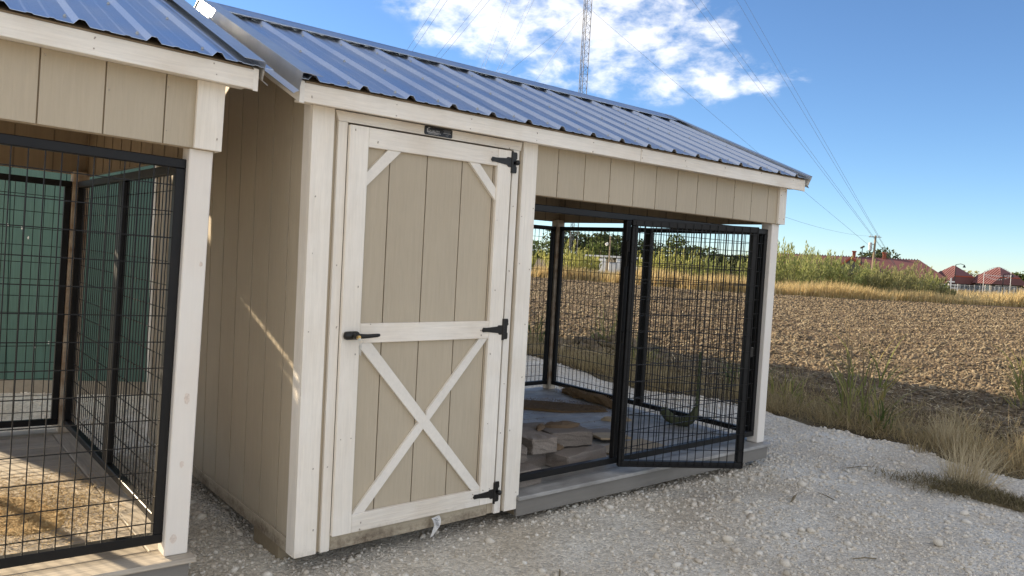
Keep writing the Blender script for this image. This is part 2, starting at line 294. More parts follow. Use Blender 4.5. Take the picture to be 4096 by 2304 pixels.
def link(o, parent=None):
    COL.objects.link(o)
    if parent is not None: o.parent = parent
    return o
def mk(name, g, m, parent=None, smooth=False):
    me = bpy.data.meshes.new(name); me.from_pydata(g.v, [], g.f); me.update()
    import bmesh
    bm = bmesh.new(); bm.from_mesh(me); bmesh.ops.recalc_face_normals(bm, faces=bm.faces); bm.to_mesh(me); bm.free()
    if smooth: me.polygons.foreach_set('use_smooth', [True]*len(me.polygons))
    me.materials.append(M[m] if isinstance(m, str) else m)
    return link(bpy.data.objects.new(name, me), parent)
def mk_np(name, V, F, m, parent=None, smooth=False):
    """V (n,3); F list of (k,3) or (k,4) integer arrays"""
    me = bpy.data.meshes.new(name); V = np.asarray(V, np.float32)
    F = [np.asarray(f, np.int32) for f in F if len(f)]
    nl = sum(f.size for f in F); npoly = sum(len(f) for f in F)
    me.vertices.add(len(V)); me.vertices.foreach_set('co', V.ravel())
    me.loops.add(nl); me.loops.foreach_set('vertex_index', np.concatenate([f.ravel() for f in F]))
    me.polygons.add(npoly); tot = np.concatenate([np.full(len(f), f.shape[1], np.int32) for f in F])
    me.polygons.foreach_set('loop_start', np.concatenate([[0], np.cumsum(tot)[:-1]]).astype(np.int32))
    if smooth: me.polygons.foreach_set('use_smooth', np.ones(npoly, bool))
    me.update(calc_edges=True); me.validate()
    me.materials.append(M[m] if isinstance(m, str) else m)
    return link(bpy.data.objects.new(name, me), parent)
def tag(o, label=None, cat=None, group=None, kind=None):
    for k, v in (('label', label), ('category', cat), ('group', group), ('kind', kind)):
        if v: o[k] = v
    return o
def thing(name, label, cat, loc=(0, 0, 0), rot=(0, 0, 0), group=None):
    o = bpy.data.objects.new(name, None); COL.objects.link(o); o.location = loc; o.rotation_euler = rot; o.empty_display_size = .2
    return tag(o, label, cat, group)
def bx(name, m, parent, *a, c=.0015): return mk(name, G().box(*a, c=c), m, parent)

# value noise on numpy arrays
def vnoise(x, y, seed=0):
    xi, yi = np.floor(x).astype(np.int64), np.floor(y).astype(np.int64); fx, fy = x-xi, y-yi
    fx, fy = fx*fx*(3-2*fx), fy*fy*(3-2*fy)
    def h(a, b):
        n = (a*374761393+b*668265263+seed*1442695041) & 0xffffffff
        n = ((n ^ (n >> 13))*1274126177) & 0xffffffff
        return ((n ^ (n >> 16)) & 0xffff)/65535.
    return (h(xi, yi)*(1-fx)+h(xi+1, yi)*fx)*(1-fy)+(h(xi, yi+1)*(1-fx)+h(xi+1, yi+1)*fx)*fy
def fbm(x, y, f, octv=4, seed=0, gain=.5):
    t = 0; a = 1; s = 0
    for i in range(octv): t = t+a*(vnoise(x*f, y*f, seed+i)-.5); s += a; a *= gain; f *= 2.03
    return t/s*2

# ------------------------------------------------------------------ terrain
Z0 = -.108
def ground_z(x, y):
    r = np.hypot(x-3, y); return Z0-9e-5*np.clip(r-15, 0, 140)**2-.0004*np.clip(r-155, 0, 4000)
def grid_faces(nx, ny):
    i = np.arange((nx-1)*(ny-1)); a = (i//(ny-1))*ny+i % (ny-1); return np.stack([a, a+ny, a+ny+1, a+1], 1)
GE = np.array([(9, -46), (5.9, -9), (5.6, -3), (5.12, -1.6), (5.12, -.77), (5.47, -.4), (5.37, 0), (5.38, .4), (5.5, 1.1), (5.6, 1.7), (5.18, 2.35), (5.25, 2.95), (5.7, 4.3), (5.8, 5.1), (6.0, 7), (6.0, 20)])
def gravel_edge(y): return np.interp(y, GE[:, 1], GE[:, 0])
def build_ground():
    rr = np.concatenate([np.linspace(0, 16, 60), np.geomspace(16.5, 4500, 60)]); th = np.linspace(0, 2*np.pi, 161)[:-1]
    R, T = np.meshgrid(rr, th, indexing='ij'); X, Y = 3+R*np.cos(T), R*np.sin(T)
    Z = ground_z(X, Y)+.02*fbm(X, Y, 1.2, 3, 3)*(R < 60)-.10*np.clip((gravel_edge(Y)-.12-X)/.15, 0, 1)*((X > -38) & (Y > -43) & (Y < 15))
    n = len(th); i = np.arange((len(rr)-1)*n); a, b = i//n, i % n
    F = np.stack([a*n+b, (a+1)*n+b, (a+1)*n+(b+1) % n, a*n+(b+1) % n], 1)
    o = mk_np('ground', np.stack([X, Y, Z], -1).reshape(-1, 3), [F[n:], F[:n]], 'earth', smooth=True); tag(o, kind='structure')
def gravel_z(x, y):
    z = ground_z(x, y)+.016+.022*fbm(x, y, .9, 3, 11)+.012*fbm(x, y, 4., 3, 5)
    e = gravel_edge(y)+.10*fbm(x, y, 3.1, 3, 21)-x
    return z-np.clip(.10-e, 0, .25)*.5
def build_gravel():
    xs = np.concatenate([np.arange(-40, -14, 1.), np.arange(-14, -1.2, .3), np.arange(-1.2, 6.6, .04)]); ys = np.concatenate([np.arange(-45, -9, 1.), np.arange(-9, -3, .3), np.arange(-3, 6.2, .045), np.arange(6.2, 16, .4)])
    X, Y = np.meshgrid(xs, ys, indexing='ij'); Z = gravel_z(X, Y)
    o = mk_np('gravel_yard', np.stack([X, Y, Z], -1).reshape(-1, 3), [grid_faces(len(xs), len(ys))], 'gravel', smooth=True); tag(o, kind='structure')
FE = np.array([(-30, 92), (0, 78), (6, 62), (11.5, 48.6), (14.2, 42.1), (16.4, 36.5), (18.6, 34.0), (20.3, 31.5), (27, 31.2), (31.7, 29.5), (60, 24)])   # (y, x of the far edge)
def field_far(y): return np.interp(y, FE[:, 0], FE[:, 1])
def field_z(x, y):
    n = .35*fbm(x, y, 1.1, 3, 31)+.95*fbm(x, y, 5.0, 3, 32)*np.where(x < 16.95, 1., .25)
    z = ground_z(x, y)+.035+.045*n+.012*np.sin((x*.25+y*.97)*5.5)
    near = x-(gravel_edge(y)+1.0+.35*fbm(x, y, .8, 3, 33)); far = field_far(y)-x
    return z-.18*np.clip(.5-near, 0, 1)-.18*np.clip(.4-far, 0, 1)+.05*np.exp(-((near-.5)/.45)**2)*(.4+fbm(x, y, 2.2, 3, 36))
def build_field():
    Vs, Fs = [], []; o = 0
    for xs, ys, dz in ((np.arange(5.6, 17.05, .075), np.arange(-6, 16, .075), 0), (np.arange(16.9, 66, .28), np.arange(-14, 46, .28), -.005)):
        X, Y = np.meshgrid(xs, ys, indexing='ij'); Z = field_z(X, Y)+dz
        Vs.append(np.stack([X, Y, Z], -1).reshape(-1, 3)); Fs.append(grid_faces(len(xs), len(ys))+o); o += X.size
    # beyond the fine patches
    ob = mk_np('field', np.concatenate(Vs), Fs, 'soil', smooth=False); tag(ob, kind='structure')

def ico():
    p = (1+5**.5)/2
    v = np.array([(-1, p, 0), (1, p, 0), (-1, -p, 0), (1, -p, 0), (0, -1, p), (0, 1, p), (0, -1, -p), (0, 1, -p), (p, 0, -1), (p, 0, 1), (-p, 0, -1), (-p, 0, 1)], float)/math.hypot(1, p)
    f = np.array([(0, 11, 5), (0, 5, 1), (0, 1, 7), (0, 7, 10), (0, 10, 11), (1, 5, 9), (5, 11, 4), (11, 10, 2), (10, 7, 6), (7, 1, 8), (3, 9, 4), (3, 4, 2), (3, 2, 6), (3, 6, 8), (3, 8, 9), (4, 9, 5), (2, 4, 11), (6, 2, 10), (8, 6, 7), (9, 8, 1)])
    return v, f
def rotmats(n):
    q = rng.normal(size=(n, 4)); q /= np.linalg.norm(q, axis=1)[:, None]; w, x, y, z = q.T
    return np.stack([1-2*(y*y+z*z), 2*(x*y-z*w), 2*(x*z+y*w), 2*(x*y+z*w), 1-2*(x*x+z*z), 2*(y*z-x*w), 2*(x*z-y*w), 2*(y*z+x*w), 1-2*(x*x+y*y)], 1).reshape(n, 3, 3)
def stones(name, P, S, m, flat=.7, jitter=.28, parent=None, kind='ico'):
    v, f = ico(); n = len(P)
    if kind == 'oct':
        v = np.array([(1, 0, 0), (-1, 0, 0), (0, 1, 0), (0, -1, 0), (0, 0, 1), (0, 0, -1)], float); f = np.array([(0, 2, 4), (2, 1, 4), (1, 3, 4), (3, 0, 4), (2, 0, 5), (1, 2, 5), (3, 1, 5), (0, 3, 5)])
    nv = len(v)
    V = v[None]*(1+jitter*rng.uniform(-1, 1, (n, nv, 1)))*rng.uniform(.65, 1.25, (n, 1, 3))
    V = np.einsum('nij,nkj->nki', rotmats(n), V); V[:, :, 2] *= flat
    V = V*S[:, None, None]+P[:, None]
    F = f[None]+(np.arange(n)*nv)[:, None, None]
    return mk_np(name, V.reshape(-1, 3), [F.reshape(-1, 3)], m, parent)
def blades(P, H, Wd, lean, az, bend, segs=3, curl=1.):
    """grass blades: P (n,3) roots, lean = tilt at the root (rad), bend = extra tilt at the tip"""
    n = len(P); t = np.linspace(0, 1, segs+1)
    ang = lean[:, None]+bend[:, None]*t[None]**curl
    dl = (H/segs)[:, None]
    ho = np.concatenate([np.zeros((n, 1)), np.cumsum(np.sin(ang[:, :-1])*dl, 1)], 1); ve = np.concatenate([np.zeros((n, 1)), np.cumsum(np.cos(ang[:, :-1])*dl, 1)], 1)
    C = np.stack([P[:, None, 0]+ho*np.cos(az)[:, None], P[:, None, 1]+ho*np.sin(az)[:, None], P[:, None, 2]+ve], -1)
    wa = az+np.pi/2+rng.uniform(-.9, .9, n)
    side = np.stack([np.cos(wa), np.sin(wa), np.zeros(n)], -1)
    w = Wd[:, None]*(1-t[None]**1.7)*.5+.0003
    A = C-side[:, None]*w[..., None]; B = C+side[:, None]*w[..., None]
    V = np.stack([A, B], 2).reshape(n, -1, 3); k = 2*(segs+1)
    q = np.array([(2*i, 2*i+1, 2*i+3, 2*i+2) for i in range(segs)])
    F = q[None]+(np.arange(n)*k)[:, None, None]
    return V.reshape(-1, 3), F.reshape(-1, 4)
def leaves(P, S, aspect=.45, up=0.):
    n = len(P); R_ = rotmats(n); q = np.array([(-1, 0, 0), (0, -aspect, .12), (1, 0, 0), (0, aspect, .12)], float)
    V = np.einsum('nij,kj->nki', R_, q)
    if up: V[:, :, 2] *= up
    V = V*S[:, None, None]+P[:, None]
    F = np.arange(n*4).reshape(n, 4)
    return V.reshape(-1, 3), F

build_ground(); build_gravel(); build_field()

# ------------------------------------------------------------------ kennel sheds
W, D, HC, HS, ZF = 3.663, 2.365, 1.924, 1.666, .067
RY0, RZ0, RYC, RZR = -.125, 1.996, D/2, 2.553      # roof underside line: eave (y,z) and ridge
SL = (RZR-RZ0)/(RYC-RY0)
def roof_z(y): return RZ0+SL*((y if y < RYC else D-y)-RY0)
def siding(parent, axis, lo, hi, grooves, zlo, ztop, face, thick=.011, m='siding', flip=1, gap=.0055, back='groove', poly=True):
    """grooved siding between lo and hi along x (axis 'y') or y (axis 'x'); each strip between two grooves is its own piece"""
    e = [lo]+[g for g in grooves if lo < g < hi]+[hi]
    for i in range(len(e)-1):
        a, b = e[i]+(gap/2 if i else 0), e[i+1]-(gap/2 if i < len(e)-2 else 0)
        pts = [(a, zlo), (b, zlo), (b, ztop(b))]
        if a < RYC < b and axis == 'x': pts.append((RYC, ztop(RYC)))
        pts.append((a, ztop(a)))
        mk('siding_strip', G().prism(pts, axis, face, face+flip*thick), m, parent)
def corrug(x0, x1, ribs):
    """roof sheet profile: list of (x, height)"""
    P = [(x0, 0.)]
    for r in ribs:
        for dx, h in ((-.098, 0), (-.092, .003), (-.080, .003), (-.074, 0), (-.025, 0), (-.009, .019), (.009, .019), (.025, 0), (.066, 0), (.072, .003), (.084, .003), (.090, 0)):
            if x0 < r+dx < x1: P.append((r+dx, h))
    P.append((x1, 0.)); P.sort(); return P
def sheet(profile, ya, yb, zf, th=.0012):
    """extrude a corrugated profile down the slope between ya and yb; zf(y) is the height of the flat"""
    n = len(profile); V = []
    for y in (ya, yb):
        V += [(x, y, zf(y)+h) for x, h in profile]+[(x, y, zf(y)+h-th) for x, h in profile]
    F = []
    for i in range(n-1):
        F += [(i, i+1, 2*n+i+1, 2*n+i), (n+i, 3*n+i, 3*n+i+1, n+i+1), (i, n+i, n+i+1, i+1), (2*n+i, 2*n+i+1, 3*n+i+1, 3*n+i)]
    F += [(0, 2*n, 3*n, n), (n-1, 2*n-1, 4*n-1, 3*n-1)]
    return G().add(V, F)
def bent(profile, pa, pb, xdir, upv):
    """extrude an open profile [(a,b)] (a along xdir, b along upv) from pa to pb, thickness added"""
    n = len(profile); V = []; pa, pb = Vector(pa), Vector(pb)
    cen = sum((Vector((a, b, 0)) for a, b in profile), Vector())/n
    for p in (pa, pb):
        V += [p+xdir*a+upv*b for a, b in profile]
    for p in (pa, pb):
        V += [p+xdir*(a+(cen.x-a)*.02)+upv*(b-.0015) for a, b in profile]
    F = []
    for i in range(n-1):
        F += [(i, i+1, n+i+1, n+i), (2*n+i, 3*n+i, 3*n+i+1, 2*n+i+1), (i, 2*n+i, 2*n+i+1, i+1), (n+i, n+i+1, 3*n+i+1, 3*n+i)]
    F += [(0, n, 3*n, 2*n), (n-1, 3*n-1, 4*n-1, 2*n-1)]
    return G().add([tuple(v) for v in V], F)
TB = .037      # steel tube width
def wire_panel(parent, axis, a0, a1, z0, z1, pos, off=.0, r=.0027, phase=.02, proud=0.):
    """welded mesh 2 by 4 inch: verticals every 5 cm, horizontals every 10 cm"""
    g = G()
    def P(a, d, z): return (a, pos+d, z) if axis == 'y' else (pos+d, a, z)
    a = a0+phase
    while a < a1-.004:
        g.tube([P(a, off, z0-proud), P(a, off, z1+proud)], r, 4); a += .0508
    z = z0+.045
    while z < z1:
        g.tube([P(a0-proud, off+.004, z), P(a1+proud, off+.004, z)], r, 4); z += .1016
    return tag(mk('wire_mesh', g, 'wire', parent), kind='stuff')
def frame(name, parent, axis, a0, a1, z0, z1, pos, mull=(), top=True, dbl=False):
    """square-tube frame; the tubes are one welded piece"""
    def B(g, u0, u1, v0, v1):
        if axis == 'y': g.box(u0, u1, pos-TB/2, pos+TB/2, v0, v1, c=.003)
        else: g.box(pos-TB/2, pos+TB/2, u0, u1, v0, v1, c=.003)
    fr = G(); B(fr, a0, a1, z0, z0+TB); o = mk(name, fr, 'steel', parent)
    fr = G(); B(fr, a0, a1, z1-TB, z1); mk('top_rail', fr, 'steel', o)
    for k, (u0, u1) in enumerate([(a0, a0+TB), (a1-TB, a1)]+list(mull)):
        g = G(); B(g, u0+.0005, u1-.0005, z0+TB, z1-TB); mk('stile' if k < 2 else 'mullion', g, 'steel', o)
    return o

def build_shed(root, gate_angle, deck_m, deck_my, trim_w=.089, full=True, post_m='post', backmull=2.61):
    p = root
    # ---- storage room walls
    bk = mk('left_wall', G().prism([(0, -.005), (D, -.005), (D, roof_z(D)-.07), (RYC, RZR-.07), (0, roof_z(0)-.07)], 'x', .032, .05), 'groove', p)
    siding(bk, 'x', .0, D, [.229+.2035*i for i in range(0, 11)], -.004, lambda y: roof_z(y)-.075, .02, gap=.012)
    bx('corner_board', 'trim_v', bk, 0, .019, .0005, .068, -.002, 1.95)
    bx('corner_board', 'trim_v', bk, 0, .019, D-.068, D-.0005, -.002, 1.95)
    bx('bottom_board', 'skirt', bk, .012, .0195, .07, D-.07, -.012, .05)
    fw = bx('front_wall', 'groove', p, .05, 1.235, .010, .03, -.006, HC)
    siding(fw, 'y', .05, .175, [], 0, lambda x: HC, 0.)
    siding(fw, 'y', 1.055, 1.238, [1.147], 0, lambda x: HC, 0.)
    bx('skirt_board', 'skirt', fw, .176, 1.054, 0, .011, -.006, .12)
    bx('corner_board', 'trim_v', fw, 0, .1, -.02, -.0005, 0, HC)
    bx('jamb_board', 'trim_v', fw, .1195, .1625, -.02, -.0005, .0, 1.875)
    bx('jamb_board', 'trim_v', fw, 1.087, 1.129, -.02, -.0005, .0, 1.875)
    mk('header_board', G().prism([(.119, 1.876), (1.133, 1.876), (1.143, 1.919), (.104, 1.919)], 'y', -.0215, -.0005), 'trim_h', fw)
    mk('post_board', G().prism([(1.155, 0), (1.238, 0), (1.238, .071), (1.251, .071), (1.251, HC), (1.155, HC)], 'y', -.02, -.0005), 'trim_v', fw)
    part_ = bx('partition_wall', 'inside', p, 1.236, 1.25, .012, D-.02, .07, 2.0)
    bw = bx('back_wall', 'siding', p, .05, 1.25, D-.012, D, -.004, HC)
    # ---- door
    if full:
        d = bx('door', 'groove', p, .17, 1.06, -.006, -.001, .072, 1.86)
        for a, b, g0 in ((.25, .985, 1.0),):
            siding(d, 'y', a, b, [.379, .578, .778, .968], .14, lambda x: .93, -.014, thick=.0075)
            siding(d, 'y', a, b, [.379, .578, .778, .968], 1.0, lambda x: 1.79, -.014, thick=.0075)
        F0, F1 = -.037, -.015
        bx('stile', 'trim_v', d, .166, .257, F0, F1, .067, 1.866, c=.002)
        bx('stile', 'trim_v', d, .978, 1.066, F0, F1, .067, 1.866, c=.002)
        bx('rail', 'trim_h', d, .2575, .9775, F0+.001, F1, 1.781, 1.866, c=.002)
        bx('rail', 'trim_h', d, .2575, .9775, F0+.001, F1, .920, 1.007, c=.002)
        bx('rail', 'trim_h', d, .2575, .9775, F0+.001, F1, .067, .150, c=.002)
        Bf = -.031
        mk('brace', G().prism([(.358, 1.7805), (.426, 1.7805), (.2575, 1.611), (.2575, 1.671)], 'y', Bf, F1), 'trim_d', d)
        mk('brace', G().prism([(.809, 1.7805), (.870, 1.7805), (.9775, 1.672), (.9775, 1.611)], 'y', Bf, F1), 'trim_d', d)
        mk('brace', G().prism([(.2575, .9195), (.318, .9195), (.9775, .163), (.9775, .1505), (.927, .1505), (.2575, .905)], 'y', Bf, F1), 'trim_d', d)
        A, B_ = Vector((.264, .1505)), Vector((.955, .9195))
        def cut(t0, t1):
            lo = [Vector((.264, .1505)), Vector((.322, .1505))]; hi = [Vector((.925, .9195)), Vector((.9775, .9195))]
            return [lo[0].lerp(hi[0], t0[0]), lo[1].lerp(hi[1], t0[1]), lo[1].lerp(hi[1], t1[1]), lo[0].lerp(hi[0], t1[0])]
        mk('brace', G().prism([tuple(v) for v in cut((0, 0), (.53, .45))], 'y', Bf+.001, F1), 'trim_d', d)
        mk('brace', G().prism([tuple(v) for v in cut((.56, .47), (1, 1))], 'y', Bf+.001, F1), 'trim_d', d)
        for zc in (1.810, .963, .117):
            h = mk('hinge', G().prism([(.932, zc-.002), (.940, zc+.012), (.962, zc+.011), (1.030, zc+.016), (1.036, zc+.022), (1.062, zc+.022), (1.062, zc-.026), (1.044, zc-.026), (1.036, zc-.018), (.962, zc-.010), (.940, zc-.011)], 'y', F0-.004, F0-.0005), 'hard', d)
            mk('plate', G().prism([(1.070, zc-.052), (1.106, zc-.052), (1.110, zc-.044), (1.110, zc-.022), (1.105, zc-.017), (1.105, zc+.017), (1.110, zc+.022), (1.110, zc+.046), (1.106, zc+.053), (1.070, zc+.053)], 'y', -.026, -.0215), 'hard', h)
            mk('pin', G().tube([(1.067, -.040, zc-.054), (1.067, -.040, zc+.055)], .0065, 8), 'hard', h)
            if zc != .963:
                mk('knob', G().tube([(1.098, -.026, zc), (1.098, -.038, zc), (1.098, -.040, zc), (1.098, -.050, zc), (1.098, -.056, zc)], [.006, .006, .013, .013, .006], 12), 'hard', h, True)
            for dx, dz in ((.946, 0), (.985, .0), (1.012, .004), (1.048, .010), (1.048, -.012)):
                mk('screw', G().tube([(dx, F0-.003, zc+dz), (dx, F0-.0055, zc+dz)], .0028, 6), 'steel', h)
        hd = mk('door_handle', G().tube([(.186, -.040, .957), (.190, -.047, .957), (.232, -.047, .957), (.236, -.040, .957)], [.018, .019, .019, .018], 12), 'hard', d, True)
        g = G(); o = []
        pl = [(.21+.030*math.cos(t)*1., .957+.0165*math.sin(t)) for t in np.linspace(0, 2*math.pi, 20, endpoint=False)]
        mk('escutcheon', G().prism(pl, 'y', -.044, -.0375), 'hard', hd)
        mk('lever', G().tube([(.215, -.045, .957), (.216, -.072, .957), (.226, -.083, .957), (.270, -.084, .957), (.318, -.082, .959), (.330, -.079, .960)], [.011, .011, .012, .0095, .0085, .0065], 8), 'hard', hd, True)
        mk('key_cylinder', G().tube([(.222, -.083, .954), (.222, -.0965, .954)], .0085, 12), 'brass', hd)
    # ---- headers and gables over the kennel
    gro = [1.419+.2032*i for i in range(11)]
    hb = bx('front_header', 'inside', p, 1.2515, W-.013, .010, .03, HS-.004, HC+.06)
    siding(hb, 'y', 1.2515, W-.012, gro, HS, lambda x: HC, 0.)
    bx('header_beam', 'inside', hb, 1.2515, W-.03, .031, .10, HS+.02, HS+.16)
    bx('corner_board', 'trim_v', hb, W-trim_w, W, -.02, -.0005, HS-.002, HC)
    bx('corner_board', 'trim_v', hb, W-.019, W, .0005, .07, HS-.002, HC)
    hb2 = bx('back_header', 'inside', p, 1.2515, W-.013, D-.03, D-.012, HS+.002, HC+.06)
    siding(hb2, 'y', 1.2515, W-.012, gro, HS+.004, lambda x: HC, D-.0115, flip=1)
    for q in gro: bx('seam', 'groove', hb2, q-.004, q+.004, D-.033, D-.0302, HS, HC, c=0)
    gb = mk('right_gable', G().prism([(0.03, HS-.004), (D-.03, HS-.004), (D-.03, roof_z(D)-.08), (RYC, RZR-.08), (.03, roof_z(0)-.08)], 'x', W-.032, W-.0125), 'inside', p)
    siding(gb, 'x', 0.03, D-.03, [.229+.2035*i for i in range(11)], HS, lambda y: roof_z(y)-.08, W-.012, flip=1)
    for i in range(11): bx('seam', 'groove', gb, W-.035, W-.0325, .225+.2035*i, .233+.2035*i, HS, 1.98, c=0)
    # posts
    for (x0, y0, mm) in ((W-.109, .012, post_m), (W-.109, D-.101, 'post_worn')):
        bx('corner_post', mm, p, x0, x0+.089, y0, y0+.089, ZF+.001, HS+.02 if y0 > 1 else HS+.02, c=.004)
    # ---- deck
    dk = bx('deck', 'lumber', p, 1.26, W-.04, .02, D-.02, -.05, .044)
    bx('skid', 'lumber', dk, .04, W-.08, .33, .42, -.088, -.051); bx('skid', 'lumber', dk, .04, W-.08, D-.45, D-.36, -.088, -.051)
    bx('nosing_board', deck_m, dk, 1.2395, W-.0, -.042, .098, .045, ZF, c=.004)
    y = .104
    while y < D-.11:
        y2 = min(y+.134, D-.105); bx('deck_board', deck_m, dk, 1.256, W-.145, y, y2, .045, ZF-.001+random.uniform(-.0008, .0008), c=.003); y = y2+.007
    bx('border_board', deck_my, dk, W-.139, W, .104, D-.11, .045, ZF, c=.003)
    bx('nosing_board', deck_m, dk, 1.2515, W, D-.105, D+.03, .045, ZF, c=.003)
    bx('deck_fascia', 'deck_face', dk, 1.2395, W-.022, -.022, -.002, -.044, .044, c=.002)
    bx('deck_fascia', 'deck_face', dk, W-.04, W-.022, -.0015, D, -.044, .0435, c=.002)
    bx('floor_board', 'lumber', dk, .05, 1.25, .02, D-.02, .0, .03)
    # ---- roof
    rf = mk('roof', G().prism([(RY0+.03, RZ0+.002), (RYC, RZR-.012), (D-RY0-.03, RZ0+.002), (D-RY0-.03, RZ0-.012), (RYC, RZR-.028), (RY0+.03, RZ0-.012)], 'x', -.07, W+.07), 'underroof', p)
    ribs = [.18+.2278*k for k in range(-1, 17)]
    for a, b in ((-.105, .96), (.96, 1.871), (1.871, 2.782), (2.782, W+.145)):
        pr = corrug(a, b+.012 if b < W else b, ribs)
        mk('roof_panel', sheet(pr, RY0, RYC-.03, lambda y: RZ0+.004+SL*(y-RY0)), 'roof', rf)
        mk('roof_panel', sheet(pr, D-RY0, RYC+.03, lambda y: RZ0+.004+SL*(D-y-RY0)), 'roof', rf)
    nrm = Vector((0, -SL, 1)).normalized(); sdir = Vector((0, 1, SL)).normalized()
    ang = math.atan(SL)
    for s in (0,):
        zt = RZR+.022
        g = G()
        pr = [(RYC-.150, zt+.008-.150*SL), (RYC-.146, zt+.010-.146*SL), (RYC-.012, zt+.012-.012*SL), (RYC, zt+.016), (RYC+.012, zt+.012-.012*SL), (RYC+.146, zt+.010-.146*SL), (RYC+.150, zt+.008-.150*SL)]
        g.prism(pr+[(a, b-.002) for a, b in pr[::-1]], 'x', -.112, W+.12); mk('ridge_cap', g, 'roof', rf)
    ls = (RYC-RY0+.03)*math.hypot(1, SL)
    for side in (-1, 1):
        x0 = -.105 if side < 0 else W+.105
        for back in (0, 1):
            def T(y, z): return (x0, D-y if back else y, z)
            pr = [(-side*.085, .024), (-side*.004, .026), (0, .024), (side*.001, -.048), (side*.024, -.062), (side*.0255, -.060)]
            up = Vector((0, (SL if back else -SL), 1)).normalized()
            pa, pb = T(RY0-.012, RZ0+.004-.012*SL), T(RYC, RZR+.012)
            mk('rake_flashing', bent(pr, pa, pb, Vector((1, 0, 0)), up), 'flash', rf)
            xa = (-.096, -.076) if side < 0 else (W+.076, W+.096)
            yy = lambda y: D-y if back else y
            zl = RZ0-.010
            mk('rake_board', G().prism([(yy(-.1005), roof_z(-.1)-.012), (yy(RYC), RZR-.012), (yy(RYC), RZR-.105), (yy(-.1005), roof_z(-.1)-.098)], 'x', *xa), 'trim_d', rf)
        mk('gable_soffit', G().prism([(-.08, roof_z(-.08)-.018), (RYC, RZR-.018), (D+.08, roof_z(D+.08)-.018), (D+.08, roof_z(D+.08)-.03), (RYC, RZR-.03), (-.08, roof_z(-.08)-.03)], 'x', *((-.075, .019) if side < 0 else (W, W+.075))), 'trim_d', rf)
    xs = (-.0945, 1.964, 1.967, W+.094)
    for a, b in ((xs[0]+.02, xs[1]), (xs[2], xs[3]-.02)):
        bx('fascia_board', 'trim_h', rf, a-.02 if a < 0 else a, b+.02 if b > 3 else b, -.1, -.081, 1.914, 1.990, c=.002)
    bx('fascia_board', 'trim_h', rf, xs[0], xs[3], D+.081, D+.1, 1.914, 1.990, c=.002)
    bx('soffit_board', 'trim_h', rf, -.07, W+.07, -.0805, .008, HC+.001, HC+.009, c=0); bx('soffit_board', 'trim_h', rf, -.07, W+.07, D-.008, D+.0805, HC+.001, HC+.009, c=0)
    g = G()
    for r in ribs[1:]:
        for yy in (-.05, .45, .95):
            c = Vector((r-.040, yy, RZ0+.005+SL*(yy-RY0))); g.tube([c, c+nrm*.005], .006, 6); g.tube([c+nrm*.005, c+nrm*.009], .0035, 6)
    tag(mk('roof_screws', g, 'galv', rf), kind='stuff')
    def nails(parent, pts, y):
        g = G()
        for x, z in pts:
            if random.random() < .35: continue
            x += random.uniform(-.008, .008); z += random.uniform(-.03, .03)*(.3 if y == -.1 else 1)
            g.tube([(x+random.uniform(-.004, .004), y, z+random.uniform(-.01, .01)), (x, y-.0006, z)], .0026, 6)
        tag(mk('nail_heads', g, 'nail', parent), kind='stuff')
    nails(rf, [(-.05+.405*i, z) for i in range(10) for z in (1.932, 1.972)], -.1)
    nails(fw, [(x, .12+.29*i) for x in (.022, .078, 1.172, 1.234, .141, 1.108) for i in range(6)], -.02)
    nails(hb, [(W-.02, 1.72), (W-.02, 1.87), (W-.07, 1.72), (W-.07, 1.87)], -.02)
    nails(fw, [(1.405+.2032*i+.02, z) for i in range(11) for z in (1.70, 1.80, 1.90)], 0)
    if full: nails(d, [(x, .16+.34*i) for x in (.19, .235, 1.0, 1.045) for i in range(6)]+[(x, z) for x in (.3, .93) for z in (.09, .13, .94, .985, 1.80, 1.845)], -.037)
    # ---- steel kennel panels
    Z1, Z2 = .115, 1.622
    yf = .060
    f1 = frame('front_panel', p, 'y', 1.2515, W-.110, Z1, Z2, yf, [(2.045, 2.082)])
    wire_panel(f1, 'y', 2.084, W-.148, Z1+TB, Z2-TB, yf, -.010, phase=.035, proud=.012)
    bx('latch', 'hard', f1, 2.040, 2.060, yf-TB/2-.016, yf-TB/2-.001, 1.31, 1.46)
    f2 = frame('side_panel', p, 'x', .1025, D-.1025, Z1, Z2, W-.066, [(1.145, 1.181), (1.183, 1.219)])
    wire_panel(f2, 'x', .14, 1.144, Z1+TB, Z2-TB, W-.066, .008, phase=.03, proud=.012); wire_panel(f2, 'x', 1.22, D-.14, Z1+TB, Z2-TB, W-.066, .008, phase=.02, proud=.012)
    f3 = frame('back_panel', p, 'y', 1.2515, W-.110, Z1, Z2, D-.06, [(backmull, backmull+.055)])
    wire_panel(f3, 'y', 1.29, backmull, Z1+TB, Z2-TB, D-.06, .008, phase=.02, proud=.012); wire_panel(f3, 'y', backmull+.055, W-.148, Z1+TB, Z2-TB, D-.06, .008, phase=.04, proud=.012)
    # gate: hinged on the mullion
    gw = .79 if gate_angle else .765; g0 = bpy.data.objects.new('gate_tmp', None)
    def GT(g):
        hx, hy = (2.054, yf-.046) if gate_angle else (2.043, yf-.04)
        return g.xform(Matrix.Translation((hx, hy, 0)) @ Matrix.Rotation(gate_angle, 4, 'Z'))
    sgn = 1 if gate_angle else -1      # closed: it spans the opening to the left
    zg0, zg1 = .108, 1.590
    def gx(a, b): return (min(sgn*a, sgn*b), max(sgn*a, sgn*b))
    gate = mk('gate', GT(G().box(*gx(0, gw), -TB/2, TB/2, zg0, zg0+TB, c=.003)), 'steel', p)
    mk('top_rail', GT(G().box(*gx(0, gw), -TB/2, TB/2, zg1-TB, zg1, c=.003)), 'steel', gate)
